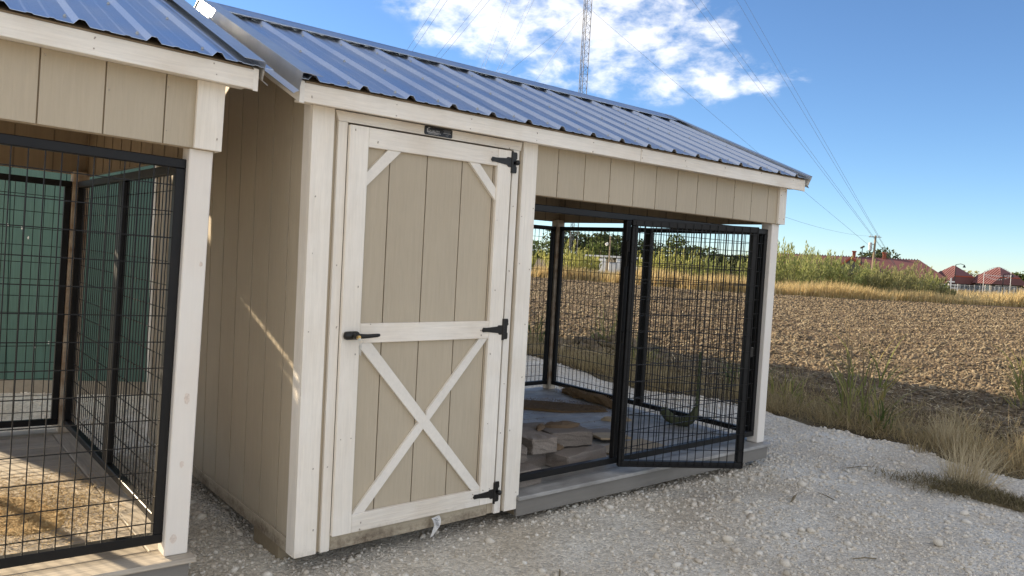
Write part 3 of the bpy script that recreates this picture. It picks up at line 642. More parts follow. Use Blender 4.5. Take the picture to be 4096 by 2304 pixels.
    for a, b in ((0, TB), (gw-TB, gw)): mk('stile', GT(G().box(*gx(a, b), -TB/2+.0004, TB/2-.0004, zg0+TB, zg1-TB, c=.003)), 'steel', gate)
    wg = G(); a = .022
    while a < gw-.006:
        wg.tube([(sgn*a, -TB/2-.003, zg0+.006), (sgn*a, -TB/2-.003, zg1-.006)], .0027, 4); a += .0508
    z = zg0+.012
    while z < zg1-.004:
        wg.tube([(sgn*.006, -TB/2-.0072, z), (sgn*(gw-.006), -TB/2-.0072, z)], .0027, 4); z += .1016
    tag(mk('wire_mesh', GT(wg), 'wire', gate), kind='stuff')
    for zz in (.30, .85, 1.40): mk('hinge_barrel', GT(G().tube([(-sgn*.008, .012, zz), (-sgn*.008, .012, zz+.07)], .010, 8)), 'steel', gate)
    mk('latch_plate', GT(G().box(*gx(gw-.004, gw+.014), -.022, -.006, .80, .86)), 'hard', gate)
    return dict(front=f1, side=f2, roof=rf)

shedB = thing('kennel_shed', 'beige shed with white barn door and open black wire kennel', 'shed', (0, 0, 0), group='kennel sheds in a row')
build_shed(shedB, -rad(32), 'deck', 'deck_y')
mA = Matrix.Translation((-.4011, .0377, .0234)) @ Euler((rad(-.1437), rad(1.663), rad(.1633)), 'XYZ').to_matrix().to_4x4() @ Matrix.Translation((-W, 0, 0))
shedA = thing('kennel_shed', 'leaning beige kennel shed at the left edge with closed black wire front', 'shed', mA.to_translation(), mA.to_euler(), group='kennel sheds in a row')
build_shed(shedA, 0, 'deck_wood', 'deck_wood_y', trim_w=.103)
M['knot'] = mat('knot', (.76, .67, .59), .6, var=.2, bump=.2, bscale=90, col2=(.66, .53, .43), col2_scale=60)
for xk, zk, a, b_ in ((W-.060, .69, .011, .022), (W-.064, .43, .008, .014), (W-.078, .135, .013, .019), (W-.040, 1.22, .006, .010)):
    mk('knot', G().prism([(xk+a*math.cos(t)*random.uniform(.85, 1.15), zk+b_*math.sin(t)*random.uniform(.85, 1.15)) for t in np.linspace(0, 6.283, 15)[:-1]], 'y', .0112, .0122), 'knot', shedA)

# worn post latch inside the kennel
lt = bpy.data.objects
mk('post_latch', G().prism([(1.252, 1.02), (1.285, 1.035), (1.270, 1.06), (1.288, 1.10), (1.268, 1.135), (1.252, 1.13)], 'y', .028, .040), 'hard', shedB)

# maker's plate over the door
def text_mesh(s, size, loc, m, parent, name='lettering', sx=1.0):
    cu = bpy.data.curves.new(name, 'FONT'); cu.body = s; cu.size = size; cu.extrude = .0002; cu.resolution_u = 2
    to = bpy.data.objects.new(name+'_curve', cu); COL.objects.link(to)
    dg = bpy.context.evaluated_depsgraph_get(); me = bpy.data.meshes.new_from_object(to.evaluated_get(dg))
    bpy.data.objects.remove(to); bpy.data.curves.remove(cu)
    me.transform(Matrix.Translation(loc) @ Matrix.Rotation(math.pi/2, 4, 'X') @ Matrix.Diagonal((sx, 1, 1, 1)))
    me.materials.clear(); me.materials.append(M[m]); o = bpy.data.objects.new(name, me); return link(o, parent)
def rrect(x0, x1, z0, z1, r):
    return [(cx+r*math.cos(t), cz+r*math.sin(t)) for cx, cz, a in ((x1-r, z1-r, 0), (x0+r, z1-r, 90), (x0+r, z0+r, 180), (x1-r, z0+r, 270)) for t in np.radians([a, a+30, a+60, a+90])]
pl = mk('maker_plate', G().prism(rrect(.548, .704, 1.879, 1.918, .006), 'y', -.0245, -.0217), 'plate'); tag(pl, 'small black maker plate with white lettering over the barn door', 'sign')
yp = -.0247
text_mesh('QUALITY', .0135, (.5655, yp, 1.8935), 'print', pl, sx=1.18)
text_mesh('STORAGE BUILDINGS', .0058, (.5665, yp, 1.8835), 'print', pl, sx=1.08)
mk('emblem', G().prism([(.5615, 1.8905), (.638, 1.8895), (.638, 1.8915), (.564, 1.893), (.564, 1.9065), (.576, 1.9115), (.579, 1.9135), (.576, 1.914), (.567, 1.9105), (.5605, 1.9065)], 'y', yp-.0003, yp), 'print', pl)
for i, (a, b, z) in enumerate(((.650, .697, 1.911), (.655, .692, 1.9065), (.655, .690, 1.9015), (.665, .684, 1.8905), (.669, .680, 1.8855))):
    mk('small_print', G().box(a, b, yp-.0002, yp, z-.0009, z+.0009, c=0), 'print_dim', pl)
mk('print_rule', G().box(.652, .694, yp-.0002, yp, 1.8965, 1.8978, c=0), 'print', pl)

# keys on a ring in the lock
kr = thing('key_bunch', 'silver keys on a ring hanging from the door lock', 'keys', (.222, -.098, .948))
def ring(c, R, r, ax='y', n=14):
    pts = [(c[0]+R*math.cos(t), c[1], c[2]+R*math.sin(t)) if ax == 'y' else (c[0], c[1]+R*math.cos(t), c[2]+R*math.sin(t)) for t in np.linspace(0, 2*math.pi, n)]
    return G().tube(pts, r, 4)
mk('key_ring', ring((.006, -.002, -.012), .012, .0009), 'key', kr)
mk('key_bow', G().prism([(-.004, .004), (.006, .004), (.008, -.004), (.004, -.008), (-.002, -.008), (-.006, -.004)], 'y', -.001, .001), 'key', kr)
mk('key_blade', G().prism([(.003, -.026), (.010, -.026), (.012, -.034), (.010, -.042), (.009, -.070), (.0065, -.074), (.005, -.070), (.004, -.042), (.001, -.034)], 'y', -.003, -.0015), 'key', kr)
mk('key_blade', G().prism([(.001, -.026), (.008, -.026), (.009, -.036), (.006, -.042), (.003, -.068), (.0005, -.070), (0, -.042), (-.002, -.034)], 'y', -.0005, .001), 'key', kr)

# torn paper tag under the door
g = G(); P_ = []
nx, nz = 6, 9
for j in range(nz):
    t = j/(nz-1); xl = .690+.012*t+.010*math.sin(3*t); xr = .746-.010*t-.016*max(0, t-.55)*3+.006*math.sin(7*t)
    for i in range(nx):
        s = i/(nx-1); P_.append((xl+(xr-xl)*s+(-.018*max(0, t-.6)), -.026-.012*math.sin(t*3.2)-.008*math.cos(s*3+t*4), .055-.082*t-.018*max(0, t-.6)*(1-s)*3))
g.add(P_, [(j*nx+i, j*nx+i+1, (j+1)*nx+i+1, (j+1)*nx+i) for j in range(nz-1) for i in range(nx-1)])
tg = mk('paper_tag', g, 'paper', None, True); tag(tg, 'torn white printed paper tag dangling below the barn door', 'paper tag')
g = G()
for j in range(7):
    z = .048-.007*j; x = .703+.003*j; g.box(x, x+random.uniform(.012, .026), -.0415-.002*math.sin(j), -.0412-.002*math.sin(j), z-.0012, z+.0012, c=0)
mk('print_lines', g, 'ink', tg)

# wooden support block under the corner
b = bx('support_block', 'lumber', None, .025, .20, .20, .50, -.118, -.013, c=.004); tag(b, 'short timber block propping the beige shed near its front corner', 'wood block')

# ---- things on the kennel decks
def block(name, label, c, size, rz, m='paver', cat='paver', group='concrete pavers heaped on the kennel deck', tilt=(0, 0)):
    sx, sy, sz = size; o = mk(name, G().box(-sx/2, sx/2, -sy/2, sy/2, 0, sz, c=min(.006, sz*.2)), m)
    import bmesh
    bm = bmesh.new(); bm.from_mesh(o.data); bmesh.ops.subdivide_edges(bm, edges=[e for e in bm.edges if e.calc_length() > .03], cuts=4, use_grid_fill=True)
    for v in bm.verts: v.co += Vector(rng.normal(0, min(.0022, sz*.05), 3))
    bm.to_mesh(o.data); bm.free(); o.location = c; o.rotation_euler = (tilt[0], tilt[1], rz); return tag(o, label, cat, group)
block('concrete_paver', 'grey concrete paver lying flat in front beside the kennel gate post', (1.975, .295, ZF), (.40, .20, .092), rad(8))
block('concrete_paver', 'grey concrete paver on top with its square end facing the opening', (1.70, .415, .26-.092), (.19, .30, .092), rad(-4))
block('concrete_paver', 'dark grey concrete paver behind the square-ended one with bark on it', (1.99, .42, .165), (.30, .22, .092), rad(-14))
block('concrete_paver', 'half hidden concrete paver low at the door post', (1.40, .205, ZF), (.20, .26, .092), rad(3))
block('concrete_paver', 'concrete paver on the second layer against the door post', (1.375, .30, .16), (.24, .20, .092), rad(-6))
block('concrete_paver', 'lowest paver in the dark gap beneath the heap', (1.64, .43, ZF), (.30, .20, .09), rad(2))
block('concrete_paver', 'upright rear paver at the back of the heap', (1.86, .60, .165), (.26, .12, .09), rad(-12))
block('concrete_paver', 'buried paver under the bark covered one', (1.98, .52, ZF), (.36, .22, .09), rad(-8))
block('stone_slab', 'thin grey slab lying flat behind the heap of pavers', (2.62, .76, ZF), (.34, .22, .020), rad(-20), cat='slab', group=None)
block('plywood_board', 'weathered plywood board across the deck behind the mullion', (2.62, .59, ZF+.022), (.26, .14, .016), rad(-12), m='ply', cat='board', group=None, tilt=(.03, .04))
block('plywood_board', 'brown plywood sheet on the deck inside the fixed wire panel', (2.58, .345, ZF+.001), (.52, .27, .010), rad(3), m='ply', cat='board', group=None)
def chunk(name, label, c, L_, w, h, rz, m='bark', cat='wood chunk'):
    g = G(); n = 9; V = []
    for i in range(n):
        t = i/(n-1)-.5; e = (1-abs(2*t)**3)
        for (a, b) in ((-.5, 0), (-.35, .7), (0, 1), (.35, .75), (.5, 0)): V.append((t*L_, a*w*e*random.uniform(.8, 1.2), b*h*(.35+.65*e)*random.uniform(.7, 1.2)))
    F = [(i*5+k, i*5+k+1, i*5+k+6, i*5+k+5) for i in range(n-1) for k in range(4)]+[(i*5+4, i*5, i*5+5, i*5+9) for i in range(n-1)]+[tuple(range(5)), tuple(range(5*n-5, 5*n))]
    o = mk(name, g.add(V, F), m); o.location = c; o.rotation_euler = (0, 0, rz); return tag(o, label, cat)
chunk('bark_piece', 'curved dark bark slab on the rear paver', (2.02, .47, .257), .26, .13, .035, rad(-15))
chunk('bark_piece', 'small split bark piece leaning on the pavers', (1.83, .47, .262), .16, .045, .03, rad(35))
chunk('bark_piece', 'pale split log lying on the deck behind the mullion', (3.15, 1.02, ZF), .26, .10, .035, rad(-28), 'ply')
chunk('bark_piece', 'bark scrap in the gap among the pavers', (1.86, .34, ZF+.094), .14, .06, .03, rad(10))

def fuzz(parent, poly_fn, n, H, Wd, m, zf, name='fibres', lay=1.2):
    P = poly_fn(n); H = rng.uniform(*H, len(P)); az = rng.uniform(0, 2*np.pi, len(P))
    V, F = blades(np.column_stack([P, zf(P)]), H, rng.uniform(*Wd, len(P)), rng.uniform(lay*.75, 1.5, len(P)), az, rng.uniform(-.5, .4, len(P)), 2)
    return tag(mk_np(name, V, [F], m, parent), kind='stuff')
# chewed coir mat in the main kennel
def mat_shape(cx, cy, rx, ry, rot, seed, n=44, rings=14, th=.012, lip=.02):
    V, F = [], []
    for j in range(rings+1):
        t = j/rings
        for i in range(n):
            a = 2*math.pi*i/n; k = 1+.22*float(fbm(np.array(math.cos(a)*1.5+seed), np.array(math.sin(a)*1.5), 1.3, 4, seed))
            x, y = rx*k*t*math.cos(a), ry*k*t*math.sin(a)
            X, Y = cx+x*math.cos(rot)-y*math.sin(rot), cy+x*math.sin(rot)+y*math.cos(rot)
            z = ZF+.002+th*(1-t**8)+float(fbm(np.array(X), np.array(Y), 22, 3, seed+3))*.008*(t < .98)+lip*math.exp(-((t-.9)/.09)**2)*(.5+.9*float(fbm(np.array(X), np.array(Y), 6, 2, seed+5)))
            V.append((X, Y, z if t < 1 else ZF+.001))
    F = [(j*n+i, j*n+(i+1) % n, (j+1)*n+(i+1) % n, (j+1)*n+i) for j in range(rings) for i in range(n)]
    return G().add(V, F)
cm = mk('coir_mat', mat_shape(3.03, 1.64, .45, .20, rad(-42), 3), 'coir', None, True); tag(cm, 'chewed brown coir mat on the open kennel deck', 'mat')
def ell(cx, cy, rx, ry, rot, ring_only=False):
    def f(n):
        t = np.sqrt(rng.uniform(.5 if ring_only else 0, 1.15, n)); a = rng.uniform(0, 2*np.pi, n); x, y = rx*t*np.cos(a), ry*t*np.sin(a)
        return np.column_stack([cx+x*np.cos(rot)-y*np.sin(rot), cy+x*np.sin(rot)+y*np.cos(rot)])
    return f
fuzz(cm, ell(3.03, 1.64, .45, .20, rad(-42)), 2600, (.012, .035), (.0015, .003), 'coir', lambda P: np.full(len(P), ZF+.012)+rng.uniform(0, .012, len(P)))
def roll_mesh(pts, r):
    g = G().tube(pts, r, 10)
    for i, v in enumerate(g.v): g.v[i] = (v[0]+random.uniform(-.012, .012), v[1]+random.uniform(-.012, .012), max(ZF+.001, v[2]+random.uniform(-.012, .012)))
    return g
rl = mk('coir_roll', roll_mesh([(3.545, 2.06, ZF+.02), (3.55, 1.95, ZF+.03), (3.52, 1.85, ZF+.034), (3.525, 1.74, ZF+.036), (3.50, 1.62, ZF+.038), (3.505, 1.52, ZF+.036), (3.48, 1.42, ZF+.03), (3.45, 1.33, ZF+.016)], [.02, .035, .045, .04, .05, .045, .04, .02]), 'coir'); tag(rl, 'curled shredded edge of coir matting against the side panel', 'mat')
fuzz(rl, lambda n: np.column_stack([3.51+rng.normal(0, .035, n), rng.uniform(1.3, 2.08, n)]), 1100, (.015, .045), (.0015, .003), 'coir', lambda P: np.full(len(P), ZF)+rng.uniform(0, .07, len(P)), lay=.6)
lit = thing('chewed_litter', 'scattered dark coir crumbs over the open kennel deck', 'litter'); lit['kind'] = 'stuff'
Pn = np.column_stack([rng.uniform(1.6, 3.5, 900), rng.uniform(.75, 2.2, 900)]); Pn = Pn[rng.uniform(0, 1, 900) < np.exp(-((Pn[:, 1]-1.45)/.5)**2)]
V, F = blades(np.column_stack([Pn, np.full(len(Pn), ZF+.002)]), rng.uniform(.008, .03, len(Pn)), rng.uniform(.002, .006, len(Pn)), rng.uniform(1.3, 1.55, len(Pn)), rng.uniform(0, 6.3, len(Pn)), np.zeros(len(Pn)), 2)
tag(mk_np('coir_crumbs', V, [F], 'coir', lit), kind='stuff')

# bedding in the left kennel (built in that shed's own frame, lying on its deck)
bed = mk('bedding_mat', mat_shape(W-.55, .80, .33, .19, rad(-62), 9, th=.006, lip=.010), 'shaving', None, True); bed.matrix_world = mA; tag(bed, 'sunlit golden straw bedding on the left kennel deck', 'bedding')
def bedpts(n):
    return np.column_stack([W-.50+rng.normal(0, .24, n), .82+rng.normal(0, .28, n)])
def bfilter(n):
    P = bedpts(n); k = (P[:, 0] < W-.10) & (P[:, 1] > .22) & (P[:, 1] < 1.45) & (P[:, 0] > 2.2); return P[k]
fuzz(bed, bfilter, 11000, (.008, .032), (.0015, .004), 'shaving', lambda P: ZF+rng.uniform(.002, .02, len(P))+.010*np.exp(-(((P[:, 0]-W+.50)/.3)**2+((P[:, 1]-.84)/.35)**2)), name='straw_shreds', lay=1.45)

# rope toy tied to the side panel
rp = thing('rope_toy', 'dark green knotted rope toy hanging inside the wire side panel', 'rope toy', (0, 0, 0))
g = G()
for ph in (0, 2.1, 4.2):
    pts = []
    for i in range(40):
        t = i/39; z = .66-.46*t; pts.append((3.555-.02*t+.008*math.cos(ph+t*26), .553+.008*math.sin(ph+t*26)-.01*t, z))
    g.tube(pts, .0075, 6)
mk('rope', g, 'rope', rp, True)
g = G()
path = [(3.535, .545, .22), (3.53, .56, .17), (3.52, .585, .125), (3.505, .62, .105), (3.49, .66, .098), (3.47, .71, .10), (3.455, .75, .125), (3.45, .785, .155), (3.46, .80, .185)]
g.tube(path, [.024, .034, .04, .042, .038, .036, .040, .036, .018], 10)
for i, v in enumerate(g.v): g.v[i] = (v[0]+random.uniform(-.006, .006), v[1]+random.uniform(-.006, .006), max(ZF+.001, v[2]+random.uniform(-.006, .006)))
mk('knot', g, 'rope', rp, True)

# ------------------------------------------------------------------ green shed behind, and an unseen barn added for its shade
def gable_box(root, L_, Dp, z0, ze, zr, wall_m, roof_m, strips=None, over=.12):
    body = mk('wall', G().prism([(0, z0), (Dp, z0), (Dp, ze), (Dp/2, zr), (0, ze)], 'x', .012, L_-.012), wall_m, root)
    n = strips or 1
    for i in range(n):
        mk('wall_panel', G().box(i*L_/n+.003, (i+1)*L_/n-.003, -.012, -.0005, z0+.13, ze-.02, c=.002), wall_m, body)
    s = (zr-ze)/(Dp/2)
    for back in (0, 1):
        y = lambda a: Dp-a if back else a
        mk('roof_slope', G().prism([(y(-over), ze-over*s+.02), (y(Dp/2), zr+.02), (y(Dp/2), zr+.05), (y(-over), ze-over*s+.05)], 'x', -over, L_+over), roof_m, root)
    return body
gs = thing('green_shed', 'dark green shed wall standing behind the leaning left kennel', 'shed', (-2.05, 5.55, Z0), (0, 0, rad(-28)))
gw_ = gable_box(gs, 3.9, 2.44, 0, 2.78, 3.545, 'green_wall', 'roof', strips=9)
bx('skirt_board', 'green_trim', gs, 0, 3.9, -.014, -.0005, -.02, .13)
for i, (a, zz) in enumerate(((1.72, 1.46), (1.83, 1.44), (1.88, 1.36), (1.95, .42), (2.06, .46))):
    mk('paint_scuff', G().prism([(a+.008*math.cos(t)*random.uniform(.5, 1.2), zz+.014*math.sin(t)*random.uniform(.5, 1.2)) for t in np.linspace(0, 6.28, 9)[:-1]], 'y', -.0135, -.0122), 'white_paint', gs)
bn = thing('shade_barn', 'unseen tan barn added behind the main kennel shed to shade the gravel', 'barn', (.6, 9.0, Z0-.02))  # invented shade caster, hidden by the main shed
gable_box(bn, 4.5, 4.0, 0, 4.0, 4.62, 'barn', 'roof', strips=14)
bx('barn_door', 'barn', bn, 1.2, 3.4, -.05, -.014, .02, 2.9)

# ------------------------------------------------------------------ gravel stones, clods, straw
def build_gravel_stones():
    n = 190000
    x, y = rng.uniform(-.9, 6.2, n), -2.7+rng.uniform(0, 1, n)**1.35*9
    d = np.hypot(x-CAM.x, y-CAM.y); az = np.arctan2(x-CAM.x, y-CAM.y)
    k = (x < gravel_edge(y)+.12+.12*rng.normal(size=n)) & ~((x > .08) & (x < W-.1) & (y > .12) & (y < D-.05)) & ~((x < -.42) & (y > .1)) & (az > rad(5)) & (az < rad(80))
    x, y, d = x[k], y[k], d[k]; n = len(x)
    dens = .6*fbm(x, y, .8, 3, 77)+.4*fbm(x, y, 3., 2, 78)+.7*fbm(x*.35+y*.1, y*1.7-x*.2, 1., 2, 79)
    k = (rng.uniform(-.85, .45, n) < dens) & (rng.uniform(0, 1, n) < np.clip(6.5/d, 0, 1)); x, y = x[k], y[k]; n = len(x)
    s = np.clip(np.exp(rng.normal(math.log(.0052), .55, n)), .0032, .027)
    z = gravel_z(x, y)+s*.18
    big = s > .0072; P = np.column_stack([x, y, z])
    g = tag(stones('gravel', P[big], s[big], 'stone', flat=.75), 'loose pale limestone gravel strewn over the yard', 'gravel', kind='stuff')
    tag(stones('fine_gravel', P[~big], s[~big]*1.1, 'stone', flat=.75, jitter=.35, kind='oct', parent=g), kind='stuff')
build_gravel_stones()
for i, (x, y, s, lb) in enumerate(((.30, -.18, .022, 'small limestone lump below the barn door skirt'), (1.25, -.95, .034, 'pale limestone lump in the open gravel foreground'), (2.05, -.78, .030, 'rounded limestone lump in front of the deck'), (2.6, -.95, .028, 'tan limestone lump right of the gate'), (.62, -.45, .03, 'limestone lump near the bottom edge under the door'), (3.0, -1.45, .034, 'limestone lump by the bottom right edge'))):
    z = float(gravel_z(np.array(x), np.array(y)))
    tag(stones('limestone_lump', np.array([[x, y, z+s*.4]]), np.array([s]), 'stone', flat=.8), lb, 'stone', 'larger limestone lumps in the gravel')
def build_clods():
    for lo, hi, n, big, v in ((5.5, 14, 62000, .0125, 'near'), (14, 46, 90000, .019, 'far')):
        r = np.sqrt(rng.uniform(lo**2, hi**2, n)) if v == 'near' else lo+rng.uniform(0, 1, n)**1.1*(hi-lo); az = rng.uniform(rad(36), rad(84), n)
        x, y = CAM.x+r*np.sin(az), CAM.y+r*np.cos(az)
        near = x-(gravel_edge(y)+.9+.35*fbm(x, y, .8, 3, 33))
        k = (near > 0) & (x < field_far(y)-.2); x, y, r = x[k], y[k], r[k]; n = len(x)
        s = np.clip(np.exp(rng.normal(math.log(big), .62, n)), .006, .055)*np.clip(r/24, 1., 1.5)
        z = field_z(x, y)+s*.2
        tag(stones('soil_clods', np.column_stack([x, y, z]), s, 'clod', flat=.72, jitter=.5, kind='oct'), 'broken brown soil clods covering the near part of the ploughed field' if v == 'near' else 'broken brown soil clods covering the far part of the ploughed field', 'soil', kind='stuff')
    n = 26000; r = 5.5+rng.uniform(0, 1, n)**.9*36; az = rng.uniform(rad(36), rad(84), n)
    x, y = CAM.x+r*np.sin(az), CAM.y+r*np.cos(az); k = (x-(gravel_edge(y)+.5) > 0) & (x < field_far(y)); x, y, r = x[k], y[k], r[k]; n = len(x)
    V, F = blades(np.column_stack([x, y, field_z(x, y)+.02+rng.uniform(0, .03, n)]), rng.uniform(.04, .2, n), rng.uniform(.008, .018, n)*np.clip(r/12, 1, 2.2), rng.uniform(1.2, 1.65, n), rng.uniform(0, 6.3, n), rng.uniform(-.3, .3, n), 2)
    tag(mk_np('crop_stubble', V, [F], 'straw'), 'pale broken straw scattered on the ploughed soil', 'straw', kind='stuff')
build_clods()

# ------------------------------------------------------------------ vegetation
def build_margin():
    """matted dry stems on the strip between gravel and field"""
    n = 42000; y = rng.uniform(-2.6, 9, n); x = gravel_edge(y)+rng.uniform(-.08, 1.9, n)*rng.uniform(.15, 1, n)
    k = rng.uniform(-.7, .6, n) < fbm(x, y, 1.6, 3, 91)+.15; x, y = x[k], y[k]; n = len(x)
    V, F = blades(np.column_stack([x, y, ground_z(x, y)+rng.uniform(0, .05, n)]), rng.uniform(.06, .28, n)*(1+.8*np.clip(fbm(x, y, 2.4, 2, 95), -.3, 1)), rng.uniform(.002, .007, n), rng.uniform(.15, 1.6, n), rng.uniform(0, 6.3, n), rng.uniform(-.2, .9, n), 3)
    tag(mk_np('dry_litter', V, [F], 'dry'), 'matted dry stems between the gravel and the ploughed field', 'dry grass', kind='stuff')
build_margin()
def tuft(name, label, x, y, n, h, spread, lean, m, wd=(.0014, .0032), group=None, cat='grass tuft', bend=(.1, .9), wind=None, segs=4, z=None):
    a = rng.uniform(0, 2*np.pi, n); rr = spread*np.sqrt(rng.uniform(0, 1, n)); P = np.column_stack([rr*np.cos(a), rr*np.sin(a), np.zeros(n)])
    az = a+rng.normal(0, .6, n) if wind is None else np.where(rng.uniform(0, 1, n) < .6, wind+rng.normal(0, .5, n), a)
    V, F = blades(P, rng.uniform(.25, 1.0, n)*h, rng.uniform(*wd, n)*np.where(rng.uniform(0, 1, n) < .12, 2.2, 1.), rng.uniform(0, lean, n)*(.3+.7*rr/spread)+.25*rng.uniform(0, 1, n)**3*3, az, rng.uniform(*bend, n), segs, curl=1.4)
    zz = float(ground_z(np.array(x), np.array(y)))+.0 if z is None else z
    o = mk_np(name, V, [F], m); o.location = (x, y, zz); return tag(o, label, cat, group)
GT_ = 'dry bunch grass tufts along the gravel edge'
for x, y, n, h, sp, ln, wd, lb in ((5.62, -.52, 330, .42, .13, .5, None, 'upright straw-coloured tuft at the gravel edge right of the green weed'), (4.42, -1.10, 300, .46, .13, 1.25, -.5, 'wispy dry tuft leaning right on the mossy mound'), (4.62, -.98, 240, .40, .12, .7, .1, 'tall thin dry tuft just behind the mossy mound'),
                              (5.75, .62, 200, .26, .12, .7, None, 'short dry tuft left of the green weed'), (6.1, -1.0, 260, .36, .16, .7, None, 'dry tuft near the right edge beyond the gravel'), (5.55, 1.15, 230, .30, .15, .8, None, 'dry tuft close to the kennel corner post'),
                              (5.78, 1.55, 230, .34, .15, .8, None, 'dry tuft seen past the kennel side panel'), (6.3, -.35, 160, .30, .12, .7, None, 'small dry tuft in the shaded soil right of the weed'), (5.9, 3.2, 260, .34, .2, .9, None, 'dry tuft behind the kennel on the gravel bend'), (5.7, 2.5, 220, .32, .2, .9, None, 'dry tuft seen through the middle of the wire panel'), (5.22, -.45, 120, .2, .08, .6, None, 'tiny dry tuft standing in the gravel edge')):
    tuft('bunch_grass', lb, x, y, n, h, sp, ln, 'straw' if h > .35 else 'dry', group=GT_, wind=wd)
def weed(name, label, x, y, n, h, m, sp=.16, stalks=5):
    r = thing(name, label, 'weed', (x, y, float(ground_z(np.array(x), np.array(y)))), group='tall green weeds at the field edge')
    a = rng.uniform(0, 6.283, n); rr = sp*np.sqrt(rng.uniform(0, 1, n)); zz = rng.uniform(0, .55, n)**1.3*h
    V, F = blades(np.column_stack([rr*np.cos(a), rr*np.sin(a), zz]), rng.uniform(.3, .75, n)*h, rng.uniform(.010, .022, n), rng.uniform(.05, 1.0, n), a+rng.normal(0, .9, n), rng.uniform(.4, 2.3, n), 5, curl=1.6)
    mk_np('leaves', V, [F], m, r)
    g = G()
    for i in range(stalks):
        a = random.uniform(0, 6.28); rr = sp*random.uniform(.2, .9); tx, ty = random.uniform(-.2, .2), random.uniform(-.2, .2)
        g.tube([(rr*math.cos(a), rr*math.sin(a), 0), (rr*math.cos(a)+tx*.4, rr*math.sin(a)+ty*.4, h*.6), (rr*math.cos(a)+tx, rr*math.sin(a)+ty, h*1.02)], [.006, .005, .002], 5)
    mk('stalks', g, 'stem', r); return r
weed('tall_weed', 'tall sunlit green weed clump at the gravel edge beyond the shed corner', 5.75, .30, 70, .98, 'green', .24, 8)
weed('tall_weed', 'darker green broad-bladed weed low in front of the sunlit clump', 5.55, .02, 34, .42, 'green_deep', .15, 2)
weed('tall_weed', 'green weed clump at the right picture edge in the ploughed field', 8.45, -.30, 80, .85, 'green', .18, 5)
weed('tall_weed', 'green weed seen low through the gate mesh', 6.2, 1.9, 60, .6, 'green_deep', .25, 4)
weed('tall_weed', 'tall weed seen through the wire between mullion and corner post', 7.2, 4.9, 60, .9, 'green', .25, 5)
weed('tall_weed', 'leafy weed clump on the soil bank behind the kennel', 6.4, 3.6, 60, .6, 'green', .25, 4)
weed('tall_weed', 'green weed clump left behind the rear panel', 6.5, 5.9, 70, .8, 'green_deep', .3, 4)
weed('tall_weed', 'weed clump just right of the white corner post', 6.0, 1.2, 50, .45, 'green', .2, 3)
def build_mound():
    n = 40; V = []; F = []; cx, cy = 4.22, -1.32
    for j in range(12):
        t = j/11
        for i in range(n):
            a = 2*math.pi*i/n; k = 1+.3*float(fbm(np.array(math.cos(a)*1.2+4), np.array(math.sin(a)*1.2), 1.5, 3, 5)); y = cy+.42*k*t*math.cos(a); x = cx+.11*k*t*math.sin(a)-.10*(y-cy)
            V.append((x, y, float(gravel_z(np.array(x), np.array(y)))+.030*(1-t*t)**1.5+.012*float(fbm(np.array(x), np.array(y), 9, 3, 8))*(1-t)+.006-.02*t**6))
    F = [(j*n+i, j*n+(i+1) % n, (j+1)*n+(i+1) % n, (j+1)*n+i) for j in range(11) for i in range(n)]
    o = mk('moss_mound', G().add(V, F), 'moss', None, True); tag(o, 'low dark mossy mound of matted growth on the gravel', 'moss')
    nb = 6500; y = cy+rng.normal(0, .30, nb); x = cx+rng.normal(0, .085, nb)*(1+.6*fbm(y, y*0, 5., 2, 61))-.10*(y-cy)+.05*fbm(y, y*0+7, 3., 2, 62)
    V, F = blades(np.column_stack([x, y, gravel_z(x, y)+.02]), rng.uniform(.02, .07, nb), rng.uniform(.002, .004, nb), rng.uniform(.4, 1.5, nb), rng.uniform(0, 6.3, nb), rng.uniform(0, .8, nb), 2)
    tag(mk_np('moss_fibres', V, [F], 'moss', o), kind='stuff')
build_mound()
for i, (x, y, L_, a, lb) in enumerate(((2.95, -.62, .20, .35, 'flat splinter of wood on the gravel in front of the gate'), (3.25, -.75, .16, 1.2, 'thin dark twig right of the gate corner'), (2.5, -1.35, .13, 2.6, 'short dark twig in the lower gravel'), (1.0, -.62, .10, .8, 'small twig in the gravel under the door hinge'), (4.1, -.4, .22, -.35, 'long twig on the gravel left of the mossy mound'))):
    g = G().tube([(0, 0, 0), (L_*.5*math.cos(a), L_*.5*math.sin(a), .006), (L_*math.cos(a), L_*math.sin(a), 0)], [.003, .0035 if i else .009, .002], 5)
    o = mk('twig', g, 'stem'); o.location = (x, y, float(gravel_z(np.array(x), np.array(y)))+.008); tag(o, lb, 'twig', 'twigs on the gravel')

# soil mound and white roots behind the kennel
g = None
n = 700; x = 7.2+rng.normal(0, .55, n); y = 4.7+rng.normal(0, .8, n); s = np.clip(np.exp(rng.normal(math.log(.05), .5, n)), .02, .14)
hz = .26*np.exp(-(((x-7.2)/.6)**2+((y-4.7)/.9)**2))
tag(stones('soil_bank', np.column_stack([x, y, ground_z(x, y)+hz*rng.uniform(.3, 1, n)]), s, 'clod', flat=.8), 'dark shaded bank of turned soil behind the kennel', 'soil', kind='stuff')
for i, (x, y, L_, a, lb) in enumerate(((6.35, 4.15, .5, 2.4, 'bleached crooked branch on the bank seen through the wire'), (6.75, 3.7, .42, 2.0, 'short bleached branch right of the crooked one'), (6.1, 4.75, .36, .4, 'bleached twig lying left on the bank'))):
    p0 = Vector((0, 0, .05)); pts = [p0+Vector((L_*t*math.cos(a+.5*math.sin(4*t)), L_*t*math.sin(a+.5*math.sin(4*t)), .10*math.sin(3*t))) for t in (0, .3, .6, 1)]
    o = mk('dead_branch', G().tube(pts, [.018, .02, .014, .006], 6), 'straw', None, True); o.location = (x, y, Z0+.02); tag(o, lb, 'branch', 'bleached branches behind the kennel')

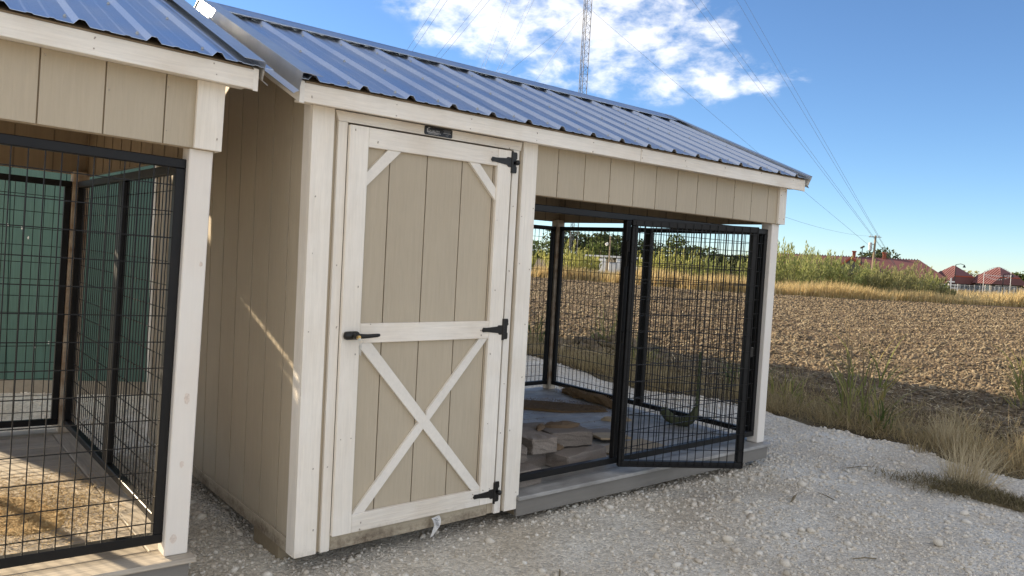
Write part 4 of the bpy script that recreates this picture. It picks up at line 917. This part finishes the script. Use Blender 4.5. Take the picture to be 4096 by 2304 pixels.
def build_strip():
    """tall golden grass along the far edge of the field"""
    n = 90000; y = -30+rng.uniform(0, 1, n)*92; x = field_far(y)+np.abs(rng.normal(0, 2.4, n))-.3+.9*fbm(y, y*0+3., .5, 3, 44)
    k = (np.arctan2(x-CAM.x, y-CAM.y) > rad(36)) & (np.arctan2(x-CAM.x, y-CAM.y) < rad(82)); x, y = x[k], y[k]
    d = np.hypot(x-CAM.x, y-CAM.y); k = rng.uniform(0, 1, len(x)) < np.clip(50/d, .25, 1); x, y, d = x[k], y[k], d[k]; n = len(x)
    V, F = blades(np.column_stack([x, y, ground_z(x, y)]), rng.uniform(.45, 1.05, n)*(.85+.7*fbm(x, y, .3, 3, 41)), rng.uniform(.02, .05, n), rng.uniform(0, .35, n), rng.uniform(-1.2, 1.2, n), rng.uniform(.0, .9, n), 3)
    tag(mk_np('golden_grass', V, [F], 'dry_gold'), 'tall golden dry grass along the far edge of the field', 'dry grass', kind='stuff')
    n = 16000; y = -20+rng.uniform(0, 1, n)*90; x = field_far(y)+6+rng.uniform(0, 1, n)*70; k = (np.arctan2(x-CAM.x, y-CAM.y) > rad(36)) & (np.arctan2(x-CAM.x, y-CAM.y) < rad(80)); x, y = x[k], y[k]; n = len(x)
    V, F = blades(np.column_stack([x, y, ground_z(x, y)]), rng.uniform(.3, .8, n), rng.uniform(.04, .10, n), rng.uniform(0, .4, n), rng.uniform(0, 6.3, n), rng.uniform(0, .8, n), 2)
    tag(mk_np('meadow_grass', V, [F], 'dry'), 'rough dry meadow grass beyond the golden strip', 'dry grass', kind='stuff')
build_strip()

def polar(az, d):
    az -= 1.05
    return CAM.x+d*math.sin(rad(az)), CAM.y+d*math.cos(rad(az))
def shrub(label, az, d, h, w, m, n=1500, top=None):
    x, y = polar(az, d); z = float(ground_z(np.array(x), np.array(y)))
    r = thing('brush_shrub', label, 'shrub', (x, y, z), group='wild shrubs beyond the field')
    ns = 46; g = G(); tips = []
    for i in range(ns):
        a = random.uniform(0, 6.283); q = w*.5*math.sqrt(random.uniform(0, 1)); hh = h*random.uniform(.62, 1.05)*(1-.35*(2*q/w)**2); b = q*.25
        p = [(b*math.cos(a), b*math.sin(a), 0), (q*.7*math.cos(a), q*.7*math.sin(a), hh*.5), (q*math.cos(a), q*math.sin(a), hh)]
        g.tube(p, [.014, .009, .003], 3, caps=False); tips.append((p, hh))
    mk('stems', g, 'stem', r)
    P = []; S = []
    per = n//ns
    for p, hh in tips:
        t = rng.beta(2.4, 1.2, per); A, B_, C_ = (np.array(q) for q in p)
        base = np.where((t < .5)[:, None], A+(B_-A)*(t*2)[:, None], B_+(C_-B_)*(t*2-1)[:, None])
        P.append(base+rng.normal(0, .05+.05*w/2, (per, 3))*(1.15-t)[:, None]); S.append(rng.uniform(.03, .075, per))
    P = np.concatenate(P); S = np.concatenate(S); P[:, 2] = np.maximum(P[:, 2], .05); nP = len(P)
    V, F = blades(P, S*3.0, S*.8, rng.uniform(0, .6, nP), rng.uniform(0, 6.3, nP), rng.uniform(-.3, .6, nP), 2)
    mk_np('foliage', V, [F], m, r); return r
shr = [(41.6, 44, 1.5, 2.0, 'bush_yellow', 'yellow-green shrub at the far left seen through the wire'), (44.6, 41, 2.1, 3.0, 'bush_yellow', 'tall yellow-green shrub below the lattice mast'), (46.2, 42, 1.7, 2.0, 'bush_yellow', 'yellow-green shrub just right of the mast foot'),
       (51.3, 42, 1.9, 2.6, 'bush_yellow', 'yellow-green shrub behind the left part of the gate mesh'), (53.2, 41, 2.1, 2.8, 'bush_yellow', 'tallest yellow-green shrub behind the gate mesh'), (55.0, 43, 1.6, 2.4, 'bush', 'green shrub behind the right part of the gate mesh'), (56.8, 42, 1.6, 2.4, 'bush', 'green shrub just left of the white corner post'),
       (58.7, 40, 1.8, 2.6, 'bush', 'light green shrub beside the white corner post'), (60.0, 42, 2.3, 3.0, 'bush', 'tall leafy shrub right of the corner post'), (61.6, 41, 2.1, 3.0, 'bush', 'rounded green shrub in front of the long red roof'), (63.0, 43, 2.0, 2.8, 'bush', 'green shrub below the left chimney'),
       (64.4, 42, 1.9, 2.8, 'bush', 'green shrub under the middle of the long roof'), (65.8, 44, 1.7, 2.8, 'bush_grey', 'grey-green shrub at the foot of the utility pole'), (67.2, 43, 1.6, 3.0, 'bush_grey', 'olive shrub right of the utility pole'), (68.6, 44, 1.8, 3.2, 'bush_grey', 'broad olive shrub below the right chimney'), (69.3, 46, 1.5, 2.4, 'bush', 'leaning shrub at the end of the brush line'), (70.2, 45, .8, 1.6, 'bush_grey', 'low grey shrub left of the first pavilion'),
       (66.4, 48, 1.9, 2.6, 'bush', 'second-row shrub behind the utility pole foot'), (62.3, 48, 2.2, 3.0, 'bush', 'second-row shrub left of the roof gable')]
for az, d, h, w, m, lb in shr: shrub(lb, az, d+6, h*(1.42 if 58 < az < 64 else 1.25), w*1.15, m, 2400)
def tree(label, az, d, ztop, w, m, n=750, base=None, open_=0., trunk=.16):
    x, y = polar(az, d); z = float(ground_z(np.array(x), np.array(y))); h = ztop-z
    r = thing('field_tree', label, 'tree', (x, y, z), group='distant trees')
    g = G().tube([(0, 0, 0), (.1, .05, h*.25), (-.1, .1, h*.5), (.05, 0, h*.8)], [trunk, trunk*.8, trunk*.55, trunk*.2], 6)
    lobes = []
    for i in range(9):
        a = random.uniform(0, 6.283); q = w*.5*math.sqrt(random.uniform(.1, 1))*.72; zz = h*random.uniform(.42, .86); zz = min(zz, h-.5*(q/(w*.5))**2*h*.35)
        c = Vector((q*math.cos(a), q*math.sin(a), zz)); lobes.append((c, w*random.uniform(.15, .25)))
        g.tube([(0, 0, h*random.uniform(.2, .45)), tuple(c*.55+Vector((0, 0, h*.12))), tuple(c)], [trunk*.45, trunk*.3, trunk*.08], 4, caps=False)
    mk('trunk', g, 'stem', r)
    P = []
    for c, R_ in lobes:
        k = int(n/len(lobes)); q = rng.normal(size=(k, 3)); q /= np.linalg.norm(q, axis=1)[:, None]; q *= (rng.uniform(.35, 1.05, k)**.5)[:, None]*R_*np.array([1.15, 1.15, .85]); P.append(np.array(c)+q)
    P = np.concatenate(P); P[:, 2] = np.clip(P[:, 2], h*.12, h*1.0)
    V, F = leaves(P, rng.uniform(.018, .042, len(P))*max(w, 3)+.06, .6)
    mk_np('crown', V, [F], m, r); return r
tr = [(66.3, 185, 8.3, 10, 'leaf_dark', 'open-crowned dark tree behind the utility pole'), (65.0, 190, 4.3, 5, 'leaf_dark', 'low dark tree left of the utility pole behind the roof'), (62.0, 230, 4.6, 12, 'leaf_dark', 'broad dark tree above the left end of the long roof'), (59.2, 150, 3.4, 6, 'leaf_mid', 'small tree showing just right of the white corner post'),
      (71.4, 210, 2.8, 8, 'bush_grey', 'bare grey tree left of the first pavilion'), (73.2, 230, 2.9, 10, 'leaf_mid', 'green tree right of the first pavilion'), (74.2, 235, 2.6, 10, 'leaf_mid', 'green tree between the two pavilions'), (75.5, 230, 3.6, 11, 'leaf_mid', 'green tree behind the second pavilion'), (76.6, 235, 3.2, 11, 'leaf_mid', 'green tree at the far right edge behind the plain roof'),
      (41.2, 120, 4.9, 6, 'leaf_mid', 'thin tree at the left rim of the wire view'), (42.2, 130, 3.4, 5, 'leaf_mid', 'short tree beside the rear corner post'), (43.6, 150, 3.8, 6, 'leaf_mid', 'light tree left of the lattice mast'), (45.1, 200, 7.4, 15, 'leaf_dark', 'big dark tree behind the lattice mast'), (46.6, 200, 6.8, 13, 'leaf_dark', 'dark round tree in the middle of the wire view'), (47.4, 150, 5.9, 8, 'leaf_mid', 'brighter green tree in front of the dark ones'), (48.4, 200, 7.8, 15, 'leaf_dark', 'tall dark tree left of the mullion'), (49.9, 205, 7.2, 14, 'leaf_dark', 'dark tree just behind the mullion'),
      (53.2, 170, 7.2, 10, 'leaf_mid', 'airy green tree behind the gate mesh'), (54.4, 180, 5.2, 9, 'leaf_mid', 'tree right of the airy one behind the gate mesh'), (55.8, 210, 3.3, 12, 'leaf_dark', 'dark low tree behind the right of the gate mesh'), (57.0, 210, 3.6, 12, 'leaf_dark', 'dark low tree beside the gate stile'), (51.5, 215, 3.0, 12, 'leaf_dark', 'low dark tree behind the mullion gap'), (58.0, 220, 3.4, 12, 'leaf_dark', 'low dark tree in the gap by the corner post')]
for az, d, zt, w, m, lb in tr: tree(lb, az, d, zt, w, m, n=1100 if w > 9 else 700)

# ------------------------------------------------------------------ lattice mast with guy wires
def build_mast():
    mx, my = polar(45.28, 62); z0 = float(ground_z(np.array(mx), np.array(my)))
    mt = thing('lattice_mast', 'tall guyed steel lattice mast rising behind the kennel roof', 'mast', (mx, my, z0)); Hm = 46.; s = .62
    leg = [(s*.577*math.cos(a), s*.577*math.sin(a)) for a in (rad(100), rad(220), rad(340))]
    for x, y in leg: mk('mast_leg', G().tube([(x, y, 0), (x, y, Hm)], .030, 6), 'mast_w', mt)
    br = G(); st = .55; k = 0; z = .2
    while z < Hm-st:
        for i in range(3):
            a, b = leg[i], leg[(i+1) % 3]
            if k % 2: a, b = b, a
            br.tube([(*a, z), (*b, z+st)], .013, 3, caps=False)
            if k % 1 == 0: br.tube([(*a, z), (*b, z)], .010, 3, caps=False)
        z += st; k += 1
    tag(mk('bracing', br, 'mast_w', mt), kind='stuff')
    mk('coax_line', G().tube([(leg[0][0]*.6, leg[0][1]*.6, 0), (leg[0][0]*.6, leg[0][1]*.6, Hm)], .025, 5), 'cable', mt)
    anchors = {'right': (*polar(67.6, 66), 1.66), 'left near': (*polar(22.9, 37), .17), 'left far': (*polar(32.85, 85), -.62)}
    for an, A in anchors.items():
        for lev, hz in (('lowest', 21.2), ('lower middle', 31.8), ('upper middle', 33.0), ('second highest', 39.6), ('highest', 41.4)):
            if lev == 'lowest' or True:
                p0 = Vector((mx, my, hz)); p1 = Vector(A); d = (p1-p0); pts = [p0+d*t-Vector((0, 0, 4*.004*d.length*t*(1-t))) for t in np.linspace(0, 1, 9)]
                r = .010 if an != 'left near' else .008
                o = mk('guy_wire', G().tube(pts, r, 4), 'cable'); tag(o, f'thin {lev} guy wire running from the mast to the {an} anchor', 'guy wire', f'guy wires of the {an} anchor')
build_mast()

# ------------------------------------------------------------------ utility pole, wires, equipment
px, py = polar(66.05, 135); pz = float(ground_z(np.array(px), np.array(py)))
up = thing('utility_pole', 'wooden utility pole with grey transformer before the red roof', 'pole', (px, py, pz))
mk('pole', G().tube([(0, 0, 0), (.12, -.1, 8.45)], [.20, .15], 8), 'wood_pole', up)
tf = mk('transformer', G().tube([(-.28, .45, 6.0), (-.28, .45, 6.1), (-.28, .45, 7.2), (-.28, .45, 7.3)], [.25, .28, .28, .22], 10), 'galv', up)
mk('bracket', G().tube([(0, 0, 7.0), (-.28, .45, 7.0)], .05, 5), 'hard', up); mk('crossarm', G().tube([(-.3, .8, 8.2), (.4, -.9, 8.2)], .06, 5), 'wood_pole', up)
for s in (-1, 1): mk('insulator', G().tube([(-.25*s, .6*s, 8.25), (-.25*s, .6*s, 8.5)], .06, 6), 'galv', up)
bx2 = polar(65.35, 140); bz = float(ground_z(np.array(bx2[0]), np.array(bx2[1])))
lp = thing('antenna_pole', 'thin dark pole with a small head left of the utility pole', 'pole', (*bx2, bz)); mk('pole', G().tube([(0, 0, 0), (0, 0, 6.6)], .07, 6), 'hard', lp); mk('head', G().tube([(0, .3, 6.6), (0, -.3, 6.9)], .16, 6), 'hard', lp)
cw = polar(58, 60)
pts = [Vector((*polar(58.6, 70), 6.3)).lerp(Vector((px, py, pz+8.3)), t)-Vector((0, 0, 1.6*4*t*(1-t)*.35)) for t in np.linspace(0, 1, 10)]
tag(mk('power_line', G().tube(pts, .013, 4), 'cable'), 'single power line sagging to the utility pole', 'power line')
# pole and cabinets seen through the kennel
ex, ey = polar(48.0, 58); ez = float(ground_z(np.array(ex), np.array(ey)))
q = thing('service_pole', 'slim service pole among white cabinets seen through the wire', 'pole', (ex, ey, ez)); mk('pole', G().tube([(0, 0, 0), (0, 0, 3.2)], .06, 6), 'wood_pole', q); mk('lamp_head', G().tube([(-.25, .2, 2.5), (-.1, .1, 2.62)], .12, 6), 'white_paint', q)
for az, d, w, h, dp, m, lb in ((46.6, 56, .75, 1.05, .5, 'white_paint', 'white cabinet left of the service pole'), (47.5, 57, .5, 1.45, .5, 'white_paint', 'tall white cabinet beside the service pole'), (48.3, 56, .6, 1.2, .5, 'grey_box', 'grey cabinet right of the service pole'), (48.9, 57, .7, 1.5, .6, 'grey_box', 'large grey cabinet near the mullion'), (50.2, 57, .6, 1.1, .5, 'grey_box', 'grey cabinet just right of the mullion')):
    x, y = polar(az, d); c = thing('equipment_cabinet', lb, 'cabinet', (x, y, float(ground_z(np.array(x), np.array(y)))), (0, 0, rad(-45)), 'equipment cabinets beyond the field')
    mk('body', G().box(-w/2, w/2, -dp/2, dp/2, 0, h, c=.02), m, c); mk('door_panel', G().box(-w*.4, w*.4, -dp/2-.015, -dp/2-.001, h*.3, h*.9, c=.005), 'white_paint', c); mk('vent', G().box(-w*.25, w*.25, -dp/2-.02, -dp/2-.001, h*.08, h*.22, c=.004), 'galv', c)
x, y = polar(48.3, 60.5); c = thing('pipe_rack', 'long white horizontal pipe rack above the cabinets', 'pipe rack', (x, y, float(ground_z(np.array(x), np.array(y)))), (0, 0, rad(-45)))
mk('beam', G().box(-2.4, 2.4, -.12, .12, 1.58, 1.72, c=.02), 'white_paint', c)
for s in (-2.2, -.7, .7, 2.2): mk('leg', G().box(s-.05, s+.05, -.05, .05, 0, 1.58, c=.01), 'white_paint', c)
x, y = polar(41.2, 70); c = thing('tan_shed', 'low tan clapboard building at the far left through the wire', 'building', (x, y, float(ground_z(np.array(x), np.array(y)))), (0, 0, rad(-40)))
mk('wall', G().box(-3.6, 1.2, 0, 3, 0, 1.9, c=.01), 'house_tan', c)
for i in range(7): mk('clapboard', G().box(-3.61, 1.21, -.03, -.001, .05+.26*i, .28+.26*i, c=.004), 'house_tan', c)
mk('roof', G().box(-3.8, 1.4, -.2, 3.2, 1.91, 2.0, c=.01), 'galv', c)

# ------------------------------------------------------------------ red-roofed buildings
def jerkin(label, az, d, zpk, w, zeave, rz, letters=False):
    x, y = polar(az, d); z0 = float(ground_z(np.array(x), np.array(y))); c = thing('red_roof_pavilion', label, 'building', (x, y, z0), (0, 0, rad(rz)), 'red roofed pavilions')
    H = zpk-z0; E_ = zeave-z0; hw = w/2; dp = w*1.0
    mk('wall', G().box(-hw*.78, hw*.78, -dp*.36, dp*.36, 0, E_+.25, c=.02), 'house_wall', c)
    # jerkinhead roof: hipped upper half, slopes running down both sides
    mz = E_+(H-E_)*.45; V = [(-hw, -dp/2, E_), (hw, -dp/2, E_), (hw, dp/2, E_), (-hw, dp/2, E_), (0, -dp*.06, H), (0, dp*.06, H), (-hw*.52, -dp*.5, mz), (hw*.52, -dp*.5, mz), (-hw*.52, dp*.5, mz), (hw*.52, dp*.5, mz)]
    rf = mk('roof', G().add(V, [(0, 6, 4, 5, 8, 3), (1, 2, 9, 5, 4, 7), (6, 7, 4), (9, 8, 5), (0, 1, 7, 6), (2, 3, 8, 9), (3, 2, 1, 0)]), 'red_roof', c)
    # standing seams on the two long slopes
    for s in (-1, 1):
        for i in range(9):
            t = -dp*.44+dp*.88*i/8; top = .98-.5*abs(2*t/dp)
            a = Vector((s*hw, t, E_+.04)); b = Vector((s*hw*(1-top), t*(1-.0), E_+(H-E_)*top+.04)); mk('roof_seam', G().tube([a, b], .05, 4), 'red_roof', rf)
    mk('fascia', G().box(-hw*.55, hw*.55, -dp*.505, -dp*.5-.001, mz-.22, mz-.02, c=.01), 'red_trim', rf)
    for sx in (-.42, 0, .42):
        wn = mk('window', G().box(hw*(sx-.18), hw*(sx+.18), -dp*.36-.05, -dp*.36-.001, .35, E_-.15, c=.01), 'white_paint', c)
        for k in (-1, 1): mk('pane', G().box(hw*(sx+.085*k-.07), hw*(sx+.085*k+.07), -dp*.36-.07, -dp*.36-.051, .45, E_-.28, c=.005), 'glass', wn)
    for sy in (-.2, .2):
        wn = mk('window', G().box(-hw*.78-.05, -hw*.78-.001, dp*(sy-.1), dp*(sy+.1), .5, E_-.1, c=.01), 'white_paint', c); mk('pane', G().box(-hw*.78-.07, -hw*.78-.051, dp*(sy-.085), dp*(sy+.085), .6, E_-.2, c=.005), 'glass', wn)
    return c
jerkin('first red-roofed pavilion at the end of the brush line', 70.85, 150, 3.15, 6.0, .15, -38)
jerkin('second red-roofed pavilion with pale pennants before it', 73.3, 148, 3.25, 6.0, .45, -38)
x, y = polar(77.1, 160); z0 = float(ground_z(np.array(x), np.array(y))); c = thing('long_red_roof', 'plain red-roofed hall at the right picture edge', 'building', (x, y, z0), (0, 0, rad(-70)))
mk('wall', G().box(-6, 12, -3.2, 3.2, 0, 2.6, c=.02), 'house_tan', c)
mk('roof', G().prism([(-4.2, 2.2), (0, 4.9), (4.2, 2.2), (4.2, 2.05), (-4.2, 2.05)], 'x', -6.5, 12.5), 'red_roof', c)
for i in range(20): mk('roof_seam', G().tube([(-6+i*.95, -4.2, 2.24), (-6+i*.95, 0, 4.94)], .05, 4), 'red_roof', c)
for i in range(6): mk('window', G().box(-5+i*2.6, -3.6+i*2.6, -3.27, -3.201, .8, 1.9, c=.01), 'glass', c)
# long hall with ridge crest, cross gable and chimneys
def long_hall():
    x, y = polar(64.9, 152); z0 = float(ground_z(np.array(x), np.array(y))); c = thing('long_hall', 'long red-roofed hall with two brick chimneys behind the shrubs', 'building', (x, y, z0), (0, 0, rad(-62)))
    Hr = 3.85-z0; He = 1.1-z0
    mk('wall', G().box(-17, 13, -5, 5, 0, He, c=.02), 'house_wall', c)
    rf = mk('roof', G().add([(-18, -6.5, He-.4), (14.5, -6.5, He-.4), (14.5, 6.5, He-.4), (-18, 6.5, He-.4), (-18, 0, Hr), (10.5, 0, Hr)], [(0, 1, 5, 4), (2, 3, 4, 5), (1, 2, 5), (0, 4, 3), (3, 2, 1, 0)]), 'red_roof', c)
    cr = G()
    for i in range(64): cr.prism([(-18+i*.445, Hr), (-17.85+i*.445, Hr+.22), (-17.7+i*.445, Hr)], 'y', -.03, .03)
    tag(mk('ridge_crest', cr, 'red_roof', rf), kind='stuff')
    gb = mk('cross_gable', G().prism([(-4.2, He-.3), (-.7, Hr-.1), (2.8, He-.3)], 'y', -7.6, 0), 'red_roof', rf); mk('gable_face', G().prism([(-3.6, He-.3), (-.7, Hr-.55), (2.2, He-.3)], 'y', -7.75, -7.61), 'house_wall', gb)
    mk('barge_board', G().prism([(-4.4, He-.45), (-.7, Hr-.05), (3.0, He-.45), (2.6, He-.45), (-.7, Hr-.45), (-4.0, He-.45)], 'y', -7.85, -7.76), 'red_trim', gb)
    for cx in (-.1, 4.9):
        ch = mk('chimney', G().box(cx-.27, cx+.27, -.27, .27, Hr-.6, Hr+.85, c=.02), 'brick', rf); mk('chimney_cap', G().box(cx-.37, cx+.37, -.37, .37, Hr+.851, Hr+1.1, c=.03), 'brick', ch)
long_hall()
# fence, white rail, cross, lamp posts, pennants
def ground_at(az, d):
    x, y = polar(az, d); return Vector((x, y, float(ground_z(np.array(x), np.array(y)))))
fn = thing('chain_fence', 'galvanised wire fence in front of the red-roofed pavilions', 'fence', ground_at(73, 110)); o0 = fn.location
pts = [ground_at(71.0+.27*i, 110) for i in range(26)]
for p_ in pts: q = p_-o0; mk('fence_post', G().tube([q, q+Vector((0, 0, 1.2))], .035, 6), 'galv', fn)
for h in (.1, .62, 1.17): mk('fence_rail', G().tube([p_-o0+Vector((0, 0, h)) for p_ in pts], .022, 4), 'galv', fn)
g = G()
for i in range(25):
    for k in range(1, 12): q = pts[i].lerp(pts[i+1], k/12)-o0; g.tube([q+Vector((0, 0, .1)), q+Vector((0, 0, 1.17))], .006, 3, caps=False)
tag(mk('fence_wires', g, 'galv', fn), kind='stuff')
wr = thing('white_rail_fence', 'short white board fence beside the first pavilion', 'fence', ground_at(70.5, 118)); o0 = wr.location; a, b = ground_at(70.1, 118)-o0, ground_at(71.15, 118)-o0
for h in (.35, .75, 1.15): mk('rail', G().tube([a+Vector((0, 0, h)), b+Vector((0, 0, h))], .07, 4), 'white_paint', wr)
for t in (0, .5, 1): q = a.lerp(b, t); mk('fence_post', G().tube([q, q+Vector((0, 0, 1.3))], .08, 4), 'white_paint', wr)
cr = thing('white_cross', 'small white cross standing before the first pavilion', 'cross', ground_at(70.75, 120)); mk('upright', G().box(-.09, .09, -.09, .09, 0, 2.1, c=.01), 'white_paint', cr); mk('arm', G().box(-.45, .45, -.085, .085, 1.5, 1.68, c=.01), 'white_paint', cr)
cr.rotation_euler = (0, 0, rad(-70))
for az, d, h, lb in ((70.95, 122, 4.0, 'dark lamp post before the first pavilion'), (73.6, 122, 3.0, 'dark lamp post before the second pavilion')):
    l_ = thing('lamp_post', lb, 'lamp post', ground_at(az, d), group='lamp posts by the pavilions'); mk('post', G().tube([(0, 0, 0), (0, 0, h)], .06, 6), 'hard', l_); mk('lamp_arm', G().tube([(0, 0, h), (.3, -.5, h+.15), (.5, -.9, h)], .04, 5), 'hard', l_); mk('lamp_head', G().tube([(.5, -.9, h), (.5, -.9, h-.35)], [.06, .2], 8), 'hard', l_)
pn = thing('pennant_string', 'strings of small pale pennants before the second pavilion', 'pennants', ground_at(73.1, 124)); o0 = pn.location
for az in (72.55, 74.0): q = ground_at(az, 124)-o0; mk('pennant_pole', G().tube([q, q+Vector((0, 0, 3.4))], .04, 5), 'galv', pn)
a, b = ground_at(72.55, 124)-o0, ground_at(74.0, 124)-o0
for h, sag, n_ in ((3.3, -.7, 13), (3.0, .15, 16), (2.9, .55, 13)):
    P = [a.lerp(b, t)+Vector((0, 0, h-sag*4*t*(1-t))) for t in np.linspace(.03, .97, n_)]
    mk('string', G().tube(P, .008, 3), 'galv', pn)
    for v in P: mk('pennant', G().add([tuple(v+Vector((-.02, .07, 0))), tuple(v+Vector((.02, -.07, 0))), tuple(v+Vector((0, 0, -.2))), tuple(v+Vector((.02, .07, 0)))], [(0, 1, 2), (1, 3, 2), (3, 0, 2), (0, 3, 1)]), 'white_paint', pn)
